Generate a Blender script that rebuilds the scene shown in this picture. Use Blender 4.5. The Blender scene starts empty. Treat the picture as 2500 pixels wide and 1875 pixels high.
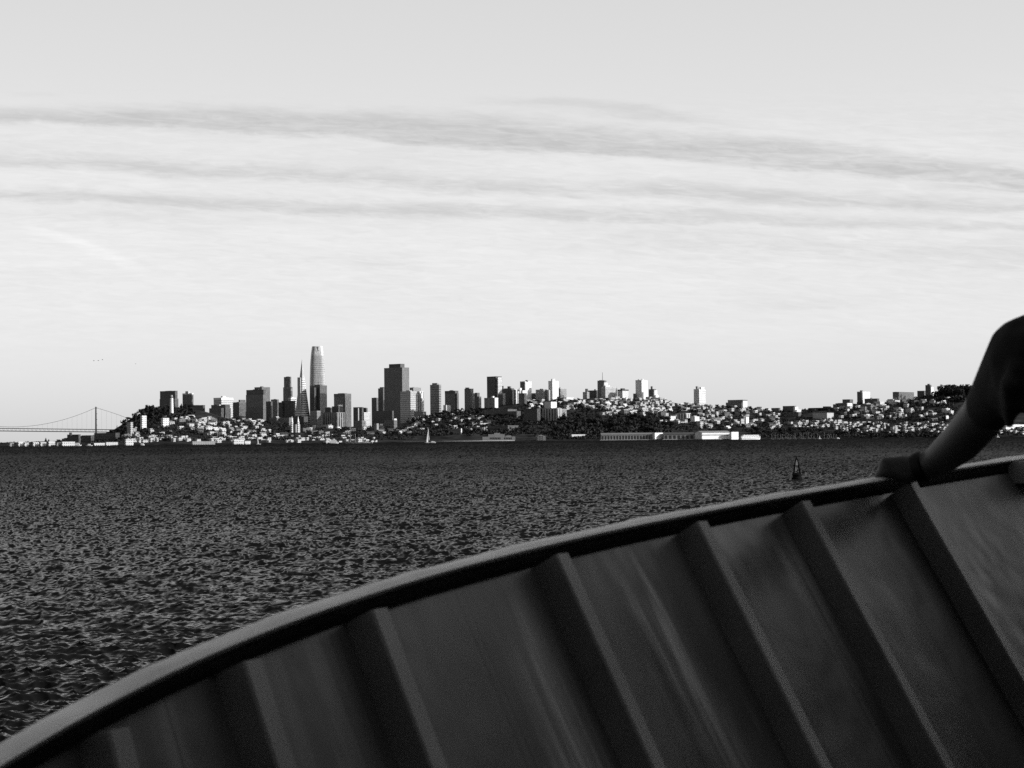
import bpy, bmesh, math, random
import numpy as np
from mathutils import Vector, Matrix

R = random.Random(7)
scene = bpy.context.scene
COL = scene.collection

# ------------------------------------------------------------------ camera
FPX, CX, CY, CAMZ = 4613.0, 1250.0, 937.5, 7.0
PITCH, ROLL = math.radians(1.67), math.radians(0.54)
f_ = Vector((0, math.cos(PITCH), math.sin(PITCH)))
u0 = Vector((0, -math.sin(PITCH), math.cos(PITCH)))
r0 = Vector((1, 0, 0))
right = r0 * math.cos(ROLL) - u0 * math.sin(ROLL)
up = u0 * math.cos(ROLL) + r0 * math.sin(ROLL)
CAM = Vector((0, 0, CAMZ))


def ray(px, py):
    d = f_ + right * ((px - CX) / FPX) + up * ((CY - py) / FPX)
    return d / d.y


def at(px, py, Y):
    return CAM + ray(px, py) * Y


def proj(p):
    q = Vector(p) - CAM
    w = q.dot(f_)
    return CX + FPX * q.dot(right) / w, CY - FPX * q.dot(up) / w


def level(px):            # picture row of eye level
    return 1083.5 - 23.5 * px / 2500.0


# ------------------------------------------------------------------ helpers
def tag(o, label=None, cat=None, group=None, kind=None):
    if label: o['label'] = label
    if cat: o['category'] = cat
    if group: o['group'] = group
    if kind: o['kind'] = kind
    return o


def empty(name, loc, label, cat, group=None, rz=0.0):
    o = bpy.data.objects.new(name, None)
    COL.objects.link(o)
    o.location = loc
    o.rotation_euler = (0, 0, rz)
    return tag(o, label, cat, group)


class MB:
    """collects faces in world (or local) metres; uv = metres along the wall, height"""
    def __init__(s):
        s.v, s.f, s.uv, s.sm = [], [], [], []

    def face(s, pts, uvs=None, smooth=False):
        i = len(s.v)
        s.v += [tuple(p) for p in pts]
        s.f.append(tuple(range(i, i + len(pts))))
        s.uv += uvs if uvs else [(0.0, 0.0)] * len(pts)
        s.sm.append(smooth)

    def prism(s, foot, z0, z1, foot1=None, cap=True, smooth=False, bottom=False):
        foot1 = foot1 or foot
        n, u = len(foot), 0.0
        for i in range(n):
            a, b = foot[i], foot[(i + 1) % n]
            c, d = foot1[(i + 1) % n], foot1[i]
            w = math.hypot(b[0] - a[0], b[1] - a[1])
            s.face([(a[0], a[1], z0), (b[0], b[1], z0), (c[0], c[1], z1), (d[0], d[1], z1)],
                   [(u, z0), (u + w, z0), (u + w, z1), (u, z1)], smooth)
            u += w
        if cap:
            s.face([(p[0], p[1], z1) for p in foot1])
        if bottom:
            s.face([(p[0], p[1], z0) for p in reversed(foot)])

    def box(s, x0, x1, y0, y1, z0, z1):
        s.prism([(x0, y0), (x1, y0), (x1, y1), (x0, y1)], z0, z1, bottom=True)

    def tube(s, pts, rad, n=6, smooth=True):
        pts = [Vector(p) for p in pts]
        rads = rad if isinstance(rad, (list, tuple)) else [rad] * len(pts)
        rings = []
        for i, p in enumerate(pts):
            t = (pts[min(i + 1, len(pts) - 1)] - pts[max(i - 1, 0)]).normalized()
            a = t.orthogonal().normalized() if abs(t.z) > .95 else t.cross(Vector((0, 0, 1))).normalized()
            b = t.cross(a)
            rings.append([p + (a * math.cos(k * 2 * math.pi / n) + b * math.sin(k * 2 * math.pi / n)) * rads[i]
                          for k in range(n)])
        for q, w in zip(rings, rings[1:]):
            for k in range(n):
                s.face([q[k], q[(k + 1) % n], w[(k + 1) % n], w[k]], None, smooth)
        s.face(list(reversed(rings[0])))
        s.face(rings[-1])

    def build(s, name, mat, parent=None, color=None, origin=None, weld=False):
        o_ = Vector(origin) if origin is not None else (parent.matrix_basis.translation if parent else Vector())
        me = bpy.data.meshes.new(name)
        me.from_pydata([(v[0] - o_[0], v[1] - o_[1], v[2] - o_[2]) for v in s.v], [], s.f)
        uvl = me.uv_layers.new(name='metres')
        uvl.data.foreach_set('uv', np.array(s.uv, dtype=np.float32).ravel())
        me.polygons.foreach_set('use_smooth', np.array(s.sm, dtype=bool))
        bm = bmesh.new(); bm.from_mesh(me)
        if weld:
            bmesh.ops.remove_doubles(bm, verts=bm.verts, dist=1e-5)
        bmesh.ops.recalc_face_normals(bm, faces=bm.faces)
        bm.to_mesh(me); bm.free()
        me.materials.append(mat)
        o = bpy.data.objects.new(name, me)
        COL.objects.link(o)
        if parent:
            o.parent = parent
        else:
            o.location = o_
        if color is not None:
            o.color = (color, color, color, 1)
        return o


def put(name, me, loc, color=None, parent=None, scale=(1, 1, 1), rz=0.0):
    o = bpy.data.objects.new(name, me)
    COL.objects.link(o)
    o.location = loc
    o.scale = scale
    o.rotation_euler = (0, 0, rz)
    if parent: o.parent = parent
    if color is not None: o.color = (color, color, color, 1)
    return o


# ------------------------------------------------------------------ materials
def nodes(name):
    m = bpy.data.materials.new(name)
    m.use_nodes = True
    nt = m.node_tree
    b = nt.nodes['Principled BSDF']
    return m, nt, b


def N(nt, typ, **kw):
    n = nt.nodes.new(typ)
    for k, v in kw.items():
        setattr(n, k, v)
    return n


def math_(nt, op, a, b=None, c=None, clamp=False):
    n = nt.nodes.new('ShaderNodeMath')
    n.operation = op
    n.use_clamp = clamp
    for i, x in enumerate((a, b, c)):
        if x is None: continue
        if isinstance(x, (int, float)): n.inputs[i].default_value = x
        else: nt.links.new(x, n.inputs[i])
    return n.outputs[0]


def grey(v):
    return (v, v, v, 1)


def plain(name, v, rough=.7, var=0.0, scale=1.0, spec=.5, bump=0.0):
    m, nt, b = nodes(name)
    b.inputs['Base Color'].default_value = grey(v)
    b.inputs['Roughness'].default_value = rough
    b.inputs['Specular IOR Level'].default_value = spec
    if var:
        tc = N(nt, 'ShaderNodeTexCoord')
        nz = N(nt, 'ShaderNodeTexNoise')
        nz.inputs['Scale'].default_value = scale
        nz.inputs['Detail'].default_value = 6
        nt.links.new(tc.outputs['Object'], nz.inputs['Vector'])
        mr = N(nt, 'ShaderNodeMapRange')
        mr.inputs['From Min'].default_value = .3
        mr.inputs['From Max'].default_value = .7
        mr.inputs['To Min'].default_value = v * (1 - var)
        mr.inputs['To Max'].default_value = v * (1 + var)
        nt.links.new(nz.outputs[0], mr.inputs[0])
        nt.links.new(mr.outputs[0], b.inputs['Base Color'])
        if bump:
            bp = N(nt, 'ShaderNodeBump')
            bp.inputs['Strength'].default_value = bump
            nt.links.new(nz.outputs[0], bp.inputs['Height'])
            nt.links.new(bp.outputs[0], b.inputs['Normal'])
    return m


def facade(name, fw, fh, ww, wh, glass=.03, rough=.75, dirt=.25):
    """wall in the object's own colour with a regular grid of panes (fw x fh metres, open fraction ww x wh)"""
    m, nt, b = nodes(name)
    oi = N(nt, 'ShaderNodeObjectInfo')
    uv = N(nt, 'ShaderNodeUVMap', uv_map='metres')
    sx = N(nt, 'ShaderNodeSeparateXYZ')
    nt.links.new(uv.outputs[0], sx.inputs[0])
    def band(sock, period, frac):
        fr = math_(nt, 'FRACT', math_(nt, 'DIVIDE', sock, period))
        return math_(nt, 'LESS_THAN', fr, frac)
    mask = None
    if ww < 1: mask = band(sx.outputs[0], fw, ww)
    if wh < 1:
        k = band(sx.outputs[1], fh, wh)
        mask = k if mask is None else math_(nt, 'MULTIPLY', mask, k)
    geo = N(nt, 'ShaderNodeNewGeometry')
    sn = N(nt, 'ShaderNodeSeparateXYZ')
    nt.links.new(geo.outputs['True Normal'], sn.inputs[0])
    wall = math_(nt, 'LESS_THAN', math_(nt, 'ABSOLUTE', sn.outputs[2]), .6)
    # each pane is its own tone: blinds, curtains, clear glass
    cell = N(nt, 'ShaderNodeCombineXYZ')
    nt.links.new(math_(nt, 'FLOOR', math_(nt, 'DIVIDE', sx.outputs[0], fw)), cell.inputs[0])
    nt.links.new(math_(nt, 'FLOOR', math_(nt, 'DIVIDE', sx.outputs[1], fh)), cell.inputs[1])
    nt.links.new(oi.outputs['Random'], cell.inputs[2])
    wn = N(nt, 'ShaderNodeTexWhiteNoise', noise_dimensions='3D')
    nt.links.new(cell.outputs[0], wn.inputs['Vector'])
    gl = math_(nt, 'MULTIPLY', math_(nt, 'POWER', wn.outputs['Value'], 3.0), glass * 4)
    gl = math_(nt, 'ADD', gl, glass * .5)
    mask = math_(nt, 'MULTIPLY', mask, wall) if mask is not None else 0.0
    nz = N(nt, 'ShaderNodeTexNoise')
    nz.inputs['Scale'].default_value = .06
    nz.inputs['Detail'].default_value = 5
    tc = N(nt, 'ShaderNodeTexCoord')
    nt.links.new(tc.outputs['Object'], nz.inputs['Vector'])
    var = math_(nt, 'ADD', math_(nt, 'MULTIPLY', math_(nt, 'SUBTRACT', nz.outputs[0], .5), dirt * 2), 1.0)
    base = N(nt, 'ShaderNodeRGBToBW')
    nt.links.new(oi.outputs['Color'], base.inputs[0])
    wallc = math_(nt, 'MULTIPLY', base.outputs[0], var)
    mix = N(nt, 'ShaderNodeMix', data_type='FLOAT')
    if isinstance(mask, float): mix.inputs[0].default_value = 0
    else: nt.links.new(mask, mix.inputs[0])
    nt.links.new(wallc, mix.inputs[2])
    nt.links.new(gl, mix.inputs[3])
    flat = N(nt, 'ShaderNodeMix', data_type='FLOAT')      # flat roofs are tar and gravel
    nt.links.new(wall, flat.inputs[0])
    nt.links.new(math_(nt, 'MULTIPLY', wallc, .38), flat.inputs[2]); nt.links.new(mix.outputs[0], flat.inputs[3])
    nt.links.new(flat.outputs[0], b.inputs['Base Color'])
    b.inputs['Roughness'].default_value = rough
    if not isinstance(mask, float):
        nt.links.new(math_(nt, 'SUBTRACT', rough, math_(nt, 'MULTIPLY', mask, rough - .25)), b.inputs['Roughness'])
    return m


M = {
    'plain': facade('painted wall', 5, 5, 1, 1),
    'grid': facade('punched window wall', 4.4, 4.4, .55, .55),
    'grid2': facade('fine window grid', 3.2, 6.5, .45, .42),
    'bands': facade('ribbon window wall', 5, 4.2, 1, .35),
    'wide': facade('wide ribbon window wall', 5, 7.6, 1, .3),
    'vert': facade('vertical pier wall', 5.5, 5, .5, 1),
    'vert2': facade('bold vertical bay wall', 10.0, 5, .45, 1),
    'glass': facade('curtain wall', 4.0, 9.0, .85, .88, glass=.05, rough=.3),
    'house': facade('house wall', 6.0, 6.0, .4, .4),
    'shed': facade('shed wall', 7.0, 5, .45, 1),
}
M['foliage'] = plain('foliage', .032, .9, .5, .3, spec=.1)
M['trunk'] = plain('bark', .05, .9, .3, 2)
M['ground'] = plain('hillside soil and streets', .038, 1.0, .6, .03, spec=0.0)
M['steel'] = plain('bridge steel', .10, .6, .2, .02)
M['white'] = plain('white paint', .8, .5, .06, .3)
M['sail'] = plain('sailcloth', .85, .7, .05, .5)
M['dark'] = plain('dark paint', .03, .6, .2, .5)
M['roof'] = plain('roofing', .12, .9, .3, .1)
M['concrete'] = plain('pier concrete', .42, .9, .2, .05)
M['buoydark'] = plain('buoy dark paint', .006, .9, .3, 3, spec=.1)
M['buoypale'] = plain('buoy pale panel', .22, .5, .2, 3)

# ------------------------------------------------------------------ terrain
YS, YR = 5000.0, 5900.0
RX = [-900, -300, 60, 130, 230, 275, 310, 345, 400, 450, 500, 545, 600, 680, 760, 850, 950, 1030, 1100, 1180, 1260, 1330,
      1400, 1470, 1540, 1620, 1700, 1800, 1900, 2000, 2100, 2200, 2300, 2350, 2400, 2600, 3400]
RY = [1084, 1083, 1080, 1077, 1066, 1052, 1026, 1008, 1000, 998, 1003, 1020, 1028, 1036, 1044, 1046, 1040, 1022, 1008, 996, 984, 978,
      976, 970, 972, 980, 990, 998, 1006, 1002, 992, 980, 962, 952, 950, 950, 990]


def interp(x, xs, ys):
    return float(np.interp(x, xs, ys))


def ridge_z(px):
    a = [7 + (level(px + k) - interp(px + k, RX, RY)) * YR / FPX for k in (-16, 0, 16)]
    return sum(a) / 3


def ground(x, y):
    px = CX + FPX * x / max(y, 1)
    H = max(ridge_z(px), 3.0)
    t = (y - YS) / (YR - YS)
    if t <= 0: return 2.6
    if t <= 1: return 2.6 + (H - 2.6) * (t ** 1.12)
    return 10 + max(H - 10, 0) * math.exp(-((y - YR) / 380.0) ** 2) if H > 10 else H


def on_ground(px, py):
    """the hillside point seen at that picture place"""
    lo, hi = 0.0, 1.0
    for _ in range(24):
        m = (lo + hi) / 2
        Y = YS + m * (YR - YS)
        x = ray(px, level(px)).x * Y
        y_ = proj((x, Y, ground(x, Y)))[1]
        if y_ > py: lo = m
        else: hi = m
    Y = YS + lo * (YR - YS)
    x = ray(px, level(px)).x * Y
    return Vector((x, Y, ground(x, Y)))


def make_terrain():
    cols = list(range(-2200, 4801, 14))
    rows = [4996.0, 5000.0] + [5000 + k * 30 for k in range(1, 31)] + [5960, 6020, 6100, 6200, 6350, 6500, 6800, 7200, 7600]
    V, F = [], []
    for Y in rows:
        for c in cols:
            x = (c - CX) / FPX * Y
            z = ground(x, Y) + (3.0 * math.sin(x * .021 + Y * .013) * math.sin(x * .013 - Y * .02) if 5030 < Y < 5870 else 0)
            V.append((x, Y, max(z, 2.2)))
    nc = len(cols)
    first = len(V)
    for c in cols:
        V.append(((c - CX) / FPX * 4996, 4996, -2.0))
    for r in range(len(rows) - 1):
        for k in range(nc - 1):
            a = r * nc + k
            F.append((a, a + 1, a + nc + 1, a + nc))
    for k in range(nc - 1):
        F.append((first + k, first + k + 1, k + 1, k))
    me = bpy.data.meshes.new('terrain')
    me.from_pydata(V, [], F)
    me.materials.append(M['ground'])
    o = bpy.data.objects.new('terrain', me)
    COL.objects.link(o)
    tag(o, 'dark sloping hillside ground under the city', kind='structure')
make_terrain()

# ------------------------------------------------------------------ towers
TH = math.radians(40)
CO, SI = math.cos(TH), math.sin(TH)


def footprint(xl, xc, xr, Y):
    kl, kc, kr = (ray(p, level(p)).x for p in (xl, xc, xr))
    C = Vector((kc * Y, Y))
    a = max((C.x - kl * Y) / (CO + kl * SI), 3.0)
    b = max((kr * Y - C.x) / (SI - kr * CO), 3.0)
    Lp = (C.x - a * CO, C.y + a * SI)
    Rp = (C.x + b * SI, C.y + b * CO)
    Bk = (Lp[0] + b * SI, Lp[1] + b * CO)
    return [(C.x, C.y), Rp, Bk, Lp]          # counter clockwise


def zat(px, py, Y):
    return at(px, py, Y).z


def inset(foot, k):
    cx = sum(p[0] for p in foot) / 4; cy = sum(p[1] for p in foot) / 4
    return [(cx + (p[0] - cx) * k, cy + (p[1] - cy) * k) for p in foot]


def tower(name, label, cat, xl, xc, xr, yt, Y, col, mat='grid', cap=None, pents=(), steps=(), mast=None, group=None, yb=None, capcol=None):
    ft = footprint(xl, xc, xr, Y)
    z1 = zat(xc, yt, Y)
    z0 = (zat(xc, yb, Y) if yb else min(ground(p[0], p[1]) for p in ft) - 2.0)
    z0 = min(z0, z1 - 3)
    root = empty(name, (ft[0][0], ft[0][1], z0), label, cat, group)
    mb = MB(); mb.prism(ft, z0, z1)
    mb.build('walls', M[mat], root, col)
    # parapet and roof deck, a little proud of the wall
    ph = 1.6 if cap is None else abs(z1 - zat(xc, yt + cap, Y))
    mb = MB(); mb.prism(inset(ft, 1.012), z1 - ph * (0 if cap is None else 1), z1 + (ph if cap is None else .3))
    mb.build('parapet', M['plain'], root, capcol if capcol is not None else col * .9)
    if not pents and cat in ('skyscraper', 'office building', 'hotel') and ft[0][1] > 6000:
        kk = R.uniform(.3, .55)
        mb = MB(); mb.prism(inset(ft, kk), z1, z1 + R.uniform(2.0, 4.2))
        mb.build('penthouse', M['plain'], root, col * .8)
    for p in pents:                         # (x0, xc, x1, ytop[, colour])
        f2 = footprint(p[0], p[1], p[2], Y + 6)
        mb = MB(); mb.prism(f2, z1 - 1, zat(p[1], p[3], Y + 6))
        mb.build('penthouse', M['plain'], root, p[4] if len(p) > 4 else col * .9)
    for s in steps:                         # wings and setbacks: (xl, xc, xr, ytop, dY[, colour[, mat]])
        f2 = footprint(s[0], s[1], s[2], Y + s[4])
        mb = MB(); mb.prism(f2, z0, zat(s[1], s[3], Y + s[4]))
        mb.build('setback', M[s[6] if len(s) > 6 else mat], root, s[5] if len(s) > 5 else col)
    if mast:
        p = at(mast[0], yt, Y + 12)
        mb = MB(); mb.tube([(p.x, p.y, z1 - 1), (p.x, p.y, zat(mast[0], mast[1], Y + 12))], [.9, .5])
        mb.build('antenna', M['steel'], root)
    return root


T = tower
# downtown, left to right
T('office_tower', 'dark slab tower behind the white fluted column on the left hill', 'skyscraper', 391, 428, 434, 955, 6500, .10, 'grid',
  steps=[(390, 427, 436, 973, -4)])
T('office_tower', 'slim tower with white frame grid and white cap right of the fluted column', 'skyscraper', 446, 469, 473, 960, 6700, .16, 'vert2',
  cap=3, capcol=.75, pents=[(453, 460, 464, 955, .6)])
T('office_block', 'long dark block directly below the slim tower with a white cap', 'office building', 447, 496, 501, 990, 6350, .10, 'grid')
T('office_tower', 'white sided tower with dark left face and bright top band', 'skyscraper', 522, 541, 570, 971, 6600, .62, 'grid2',
  cap=5, capcol=.85, pents=[(540, 544, 552, 967, .8)])
T('office_block', 'dark stepped block with white roof box in front of the white sided tower', 'office building', 516, 550, 562, 989, 6300, .12, 'vert',
  steps=[(511, 540, 564, 996, -8)], pents=[(531, 536, 552, 988, .8)])
T('office_block', 'grey vertically ribbed block left of the broad dark tower', 'office building', 569, 584, 601, 983, 6500, .2, 'vert',
  steps=[(583, 586, 600, 976, 20, .18)])
T('office_tower', 'broad dark tower with thin bright striped right edge behind white hillside houses', 'skyscraper', 602, 644, 649, 952, 6350, .11, 'bands',
  steps=[(601, 643, 649, 963, -5, .2)])
T('office_tower', 'grey tower showing its right side behind the broad dark tower', 'skyscraper', 622, 640, 660, 946, 6700, .17, 'grid',
  pents=[(636, 639, 644, 943)])
T('office_block', 'ribbed low tower between the broad dark tower and the glass tower', 'office building', 662, 677, 681, 976, 6600, .2, 'vert')
T('office_block', 'low dark block wedged at the foot of the glass tower', 'office building', 650, 662, 666, 981, 6500, .12, 'grid')
T('glass_tower', 'slender crystalline glass tower with jagged top left of the pyramid', 'skyscraper', 694, 709, 712, 921, 6850, .12, 'glass',
  steps=[(692, 711, 715, 945, -10, .12)], pents=[(699, 707, 711, 919, .3)])
T('office_block', 'white striped block tucked between the glass tower and the pyramid', 'office building', 704, 711, 724, 972, 6600, .8, 'wide')
T('office_block', 'dark office block below the glass tower, left of the pyramid base', 'office building', 688, 718, 722, 979, 6450, .09, 'grid',
  steps=[(681, 690, 694, 982, 30, .1)])
T('office_tower', 'dark three part tower masking the foot of the rounded tall tower', 'skyscraper', 757, 784, 799, 942, 6400, .12, 'grid',
  steps=[(757, 768, 773, 946, -6), (772, 782, 786, 939, -3)], mast=(777, 917))
T('office_block', 'small dark block beside the three part tower foot', 'office building', 794, 808, 811, 996, 6300, .1, 'grid')
T('office_tower', 'boxy tower with grey crown band and pale vertical piers on its right', 'skyscraper', 816, 843, 858, 961, 6600, .22, 'vert',
  cap=7, capcol=.15)
T('office_block', 'dark block with bright white roof lantern in front of the boxy piered tower', 'office building', 811, 827, 838, 993, 6350, .13, 'grid',
  pents=[(825, 827, 837, 988, .85)])
T('apartment_tower', 'dark tower with one pale vertical strip', 'apartment building', 863, 884, 888, 995, 6200, .12, 'grid',
  steps=[(873, 875, 877, 996, -12, .45, 'plain')])
T('apartment_block', 'bright white block low between two dark blocks left of the tallest dark tower', 'apartment building', 886, 889, 904, 1008, 6150, .75, 'grid')
T('office_block', 'dark block behind the bright white block', 'office building', 884, 894, 898, 997, 6400, .1, 'grid')
T('office_tower', 'low tower with pale upper band left of the tallest dark tower', 'skyscraper', 908, 920, 924, 972, 6600, .2, 'bands')
T('office_tower', 'grey tower with stepped arched top against the tallest dark tower', 'skyscraper', 924, 936, 941, 949, 6650, .18, 'vert',
  steps=[(928, 937, 941, 945, 6)])
T('bank_tower', 'tallest dark brown tower with faceted right side and raised top', 'skyscraper', 939, 983, 1000, 898, 6300, .21, 'grid',
  pents=[(951, 979, 989, 888, .11)])
T('office_tower', 'grid faced tower with a bright white right side in front of the tallest dark tower', 'skyscraper', 978, 1003, 1021, 955, 6050, .6, 'grid2',
  cap=2, capcol=.5)
T('office_tower', 'grey flat topped tower behind the grid faced white tower', 'skyscraper', 1001, 1010, 1029, 947, 6600, .35, 'grid')
T('hotel_tower', 'white sawtooth bay tower just right of the grid faced tower', 'hotel', 1020, 1024, 1035, 956, 6250, .7, 'vert2',
  steps=[(1021, 1027, 1032, 960, -6), (1026, 1030, 1036, 972, -12)])
T('apartment_block', 'low grey block in front of the sawtooth tower', 'apartment building', 1012, 1034, 1041, 1006, 6000, .35, 'grid')
T('apartment_tower', 'round cornered tower with pale floor bands and eight sided top', 'apartment building', 1051, 1073, 1078, 940, 6050, .28, 'wide',
  pents=[(1056, 1068, 1072, 935, .3)])
T('office_tower', 'square tower with flared dark top and gridded walls right of the banded tower', 'skyscraper', 1087, 1112, 1120, 954, 6200, .2, 'grid',
  cap=7, capcol=.1, steps=[(1112, 1117, 1121, 960, -4, .14)])
T('apartment_block', 'small bright white block at the foot of the flared top tower', 'apartment building', 1083, 1090, 1101, 990, 5980, .8, 'plain')
T('apartment_tower', 'grey apartment tower with a small peaked roof', 'apartment building', 1135, 1150, 1157, 950, 6000, .22, 'grid',
  pents=[(1137, 1143, 1147, 946)], steps=[(1150, 1153, 1160, 960, -6, .3)])
T('apartment_tower', 'dark sloping shouldered block right of the peaked roof tower', 'apartment building', 1160, 1166, 1172, 960, 6050, .12, 'grid',
  steps=[(1164, 1170, 1176, 968, -6, .12)])
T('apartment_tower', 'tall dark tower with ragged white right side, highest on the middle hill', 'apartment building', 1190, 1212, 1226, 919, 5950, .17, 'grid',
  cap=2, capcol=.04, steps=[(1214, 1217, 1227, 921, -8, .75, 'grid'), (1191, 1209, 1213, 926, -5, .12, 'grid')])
T('apartment_tower', 'ribbed grey apartment block with a white right wing below the ragged tower', 'apartment building', 1183, 1209, 1217, 972, 5850, .38, 'vert',
  steps=[(1200, 1204, 1208, 967, 10, .8, 'plain'), (1207, 1209, 1217, 971, -6, .85, 'plain')])
T('apartment_tower', 'dark narrow block with a white right flank behind the ribbed block', 'apartment building', 1217, 1228, 1235, 962, 5900, .5, 'plain',
  steps=[(1217, 1227, 1228, 963, -4, .12, 'vert')])
T('apartment_tower', 'wide dark apartment building with spiky roofline on the middle hill', 'apartment building', 1227, 1250, 1256, 949, 6000, .15, 'vert',
  pents=[(1240, 1246, 1249, 943), (1228, 1229, 1231, 942)])
T('apartment_tower', 'tower with bold white vertical stripes left of the twin toned tall tower', 'apartment building', 1250, 1259, 1273, 952, 5880, .78, 'vert2',
  pents=[(1268, 1270, 1275, 947, .8)])
T('apartment_tower', 'dark front tower with a white cap box in the middle hill cluster', 'apartment building', 1267, 1281, 1287, 961, 5850, .14, 'vert',
  pents=[(1274, 1277, 1284, 953, .85)])
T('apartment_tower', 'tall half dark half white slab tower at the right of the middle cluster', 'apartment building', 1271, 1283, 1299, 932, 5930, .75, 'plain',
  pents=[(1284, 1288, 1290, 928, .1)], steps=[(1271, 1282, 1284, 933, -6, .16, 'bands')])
T('apartment_block', 'small dark block in the gap right of the half dark half white slab', 'apartment building', 1299, 1308, 1311, 961, 5950, .14, 'grid')
T('hotel_tower', 'brownish block with a white right end left of the white stepped tower', 'hotel', 1309, 1328, 1337, 952, 5920, .4, 'grid',
  pents=[(1319, 1323, 1327, 949, .2)])
T('apartment_tower', 'white art deco stepped tower with a round turret', 'apartment building', 1340, 1350, 1365, 931, 5920, .8, 'plain',
  pents=[(1347, 1350, 1357, 925, .7)], steps=[(1336, 1341, 1345, 952, -4, .4)])
T('apartment_tower', 'pale grey ribbed building right of the stepped white tower', 'apartment building', 1365, 1369, 1384, 949, 6000, .5, 'vert',
  pents=[(1367, 1369, 1371, 945)])
T('apartment_block', 'white flat block with grey left side on the crest behind trees', 'apartment building', 1373, 1384, 1402, 971, 5880, .75, 'plain')
T('apartment_block', 'cream block with wide white right side standing above the striped apartments', 'apartment building', 1330, 1346, 1360, 982, 5650, .8, 'plain')
T('apartment_block', 'dark tall apartment slab among trees in front of the half white slab', 'apartment building', 1279, 1312, 1320, 999, 5400, .08, 'grid')
T('apartment_block', 'dark apartment block marked by thin white vertical stripes', 'apartment building', 1325, 1361, 1372, 998, 5420, .5, 'vert2',
  steps=[(1360, 1366, 1384, 998, 30, .3, 'grid')])
T('apartment_block', 'dull grey block right of the grove crown on the crest', 'apartment building', 1390, 1405, 1413, 985, 5800, .2, 'grid')
T('apartment_block', 'grey block with a bright white right wall left of the turreted house', 'apartment building', 1413, 1425, 1433, 977, 5820, .6, 'plain')
T('hotel_block', 'small hotel with a dark round turret and white right side', 'hotel', 1424, 1434, 1440, 958, 5900, .45, 'grid',
  pents=[(1430, 1433, 1437, 949, .08)])
T('hotel_block', 'wide dark brick hotel behind the small turreted hotel', 'hotel', 1437, 1458, 1463, 954, 6000, .1, 'grid', pents=[(1452, 1454, 1456, 950)])
T('hotel_tower', 'stepped hotel tower with tall flag mast and white right steps', 'hotel', 1460, 1477, 1482, 930, 5960, .2, 'grid', mast=(1471, 909),
  pents=[(1464, 1472, 1476, 928)], steps=[(1474, 1477, 1485, 934, -4, .75, 'plain'), (1477, 1480, 1491, 941, -8, .75, 'plain')])
T('hotel_block', 'long gridded pale hotel wing below the flag mast tower', 'hotel', 1470, 1479, 1508, 944, 5900, .6, 'grid', cap=1.5)
T('apartment_tower', 'white block under a dark overhanging roof on the crest', 'apartment building', 1509, 1521, 1536, 951, 5900, .65, 'plain', cap=3, capcol=.05,
  pents=[(1516, 1520, 1527, 948, .06)])
T('apartment_tower', 'tall white slab tower with grey left side alone on the right of the crest', 'apartment building', 1553, 1568, 1583, 929, 5920, .72, 'plain',
  pents=[(1559, 1562, 1565, 926, .6), (1568, 1570, 1573, 925, .8)])
T('apartment_block', 'little dark block leaning against the tall white slab', 'apartment building', 1547, 1553, 1556, 962, 5930, .12, 'grid')
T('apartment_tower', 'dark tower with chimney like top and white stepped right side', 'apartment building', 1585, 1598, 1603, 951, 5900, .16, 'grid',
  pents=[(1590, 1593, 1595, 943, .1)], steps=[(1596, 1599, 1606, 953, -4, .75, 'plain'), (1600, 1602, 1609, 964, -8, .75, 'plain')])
T('apartment_tower', 'lone white tower with pitched ornamental top right of the crest', 'apartment building', 1695, 1708, 1724, 950, 5900, .72, 'house',
  cap=2, pents=[(1700, 1704, 1707, 943, .3), (1709, 1713, 1721, 945, .8)], steps=[(1705, 1707, 1725, 984, -8, .7, 'grid')])
T('apartment_block', 'low dark block at the left foot of the lone ornamental tower', 'apartment building', 1673, 1702, 1706, 986, 5870, .1, 'grid')
T('hospital_block', 'broad brown block with stepped ends standing alone on the saddle', 'hospital', 1778, 1815, 1826, 977, 5900, .22, 'bands',
  steps=[(1773, 1812, 1816, 982, -6, .2, 'bands'), (1813, 1815, 1826, 979, -3, .7, 'plain')])
T('school_block', 'dark flat block at the right end of the saddle', 'school', 1884, 1902, 1906, 997, 5880, .13, 'grid')
T('apartment_block', 'dark long block with white stepped right end on the saddle ridge', 'apartment building', 1912, 1940, 1945, 992, 5870, .14, 'grid',
  steps=[(1938, 1942, 1950, 993, -4, .75, 'plain'), (1944, 1946, 1957, 1000, -8, .75, 'plain')])
T('apartment_block', 'dark wide block below the white stepped ridge end', 'apartment building', 1920, 1950, 1957, 1007, 5700, .12, 'grid')
T('school_block', 'long low dark hall with a hump roof on the right ridge', 'school', 1975, 2038, 2046, 996, 5880, .09, 'grid', pents=[(2010, 2020, 2030, 992, .08)])
T('apartment_block', 'row of white flats with dark left side under the long low hall', 'apartment building', 1985, 2020, 2036, 1009, 5600, .5, 'plain')
T('apartment_block', 'dark square block at the left edge of the right hill cluster', 'apartment building', 2046, 2057, 2062, 985, 5880, .14, 'grid')
T('apartment_block', 'dark block with a bright white bay below the right hill towers', 'apartment building', 2058, 2076, 2084, 976, 5850, .15, 'grid',
  steps=[(2068, 2070, 2082, 984, -12, .8, 'plain')])
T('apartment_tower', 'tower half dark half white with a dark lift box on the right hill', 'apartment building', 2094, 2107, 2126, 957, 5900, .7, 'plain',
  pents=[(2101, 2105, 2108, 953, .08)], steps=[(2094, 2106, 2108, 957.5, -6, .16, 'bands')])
T('apartment_block', 'dark flat block right of the half dark half white tower', 'apartment building', 2112, 2143, 2148, 974, 5860, .12, 'grid', pents=[(2126, 2128, 2131, 971)])
T('apartment_block', 'gridded dark block under the right hill towers', 'apartment building', 2103, 2127, 2133, 988, 5760, .18, 'grid2')
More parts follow.
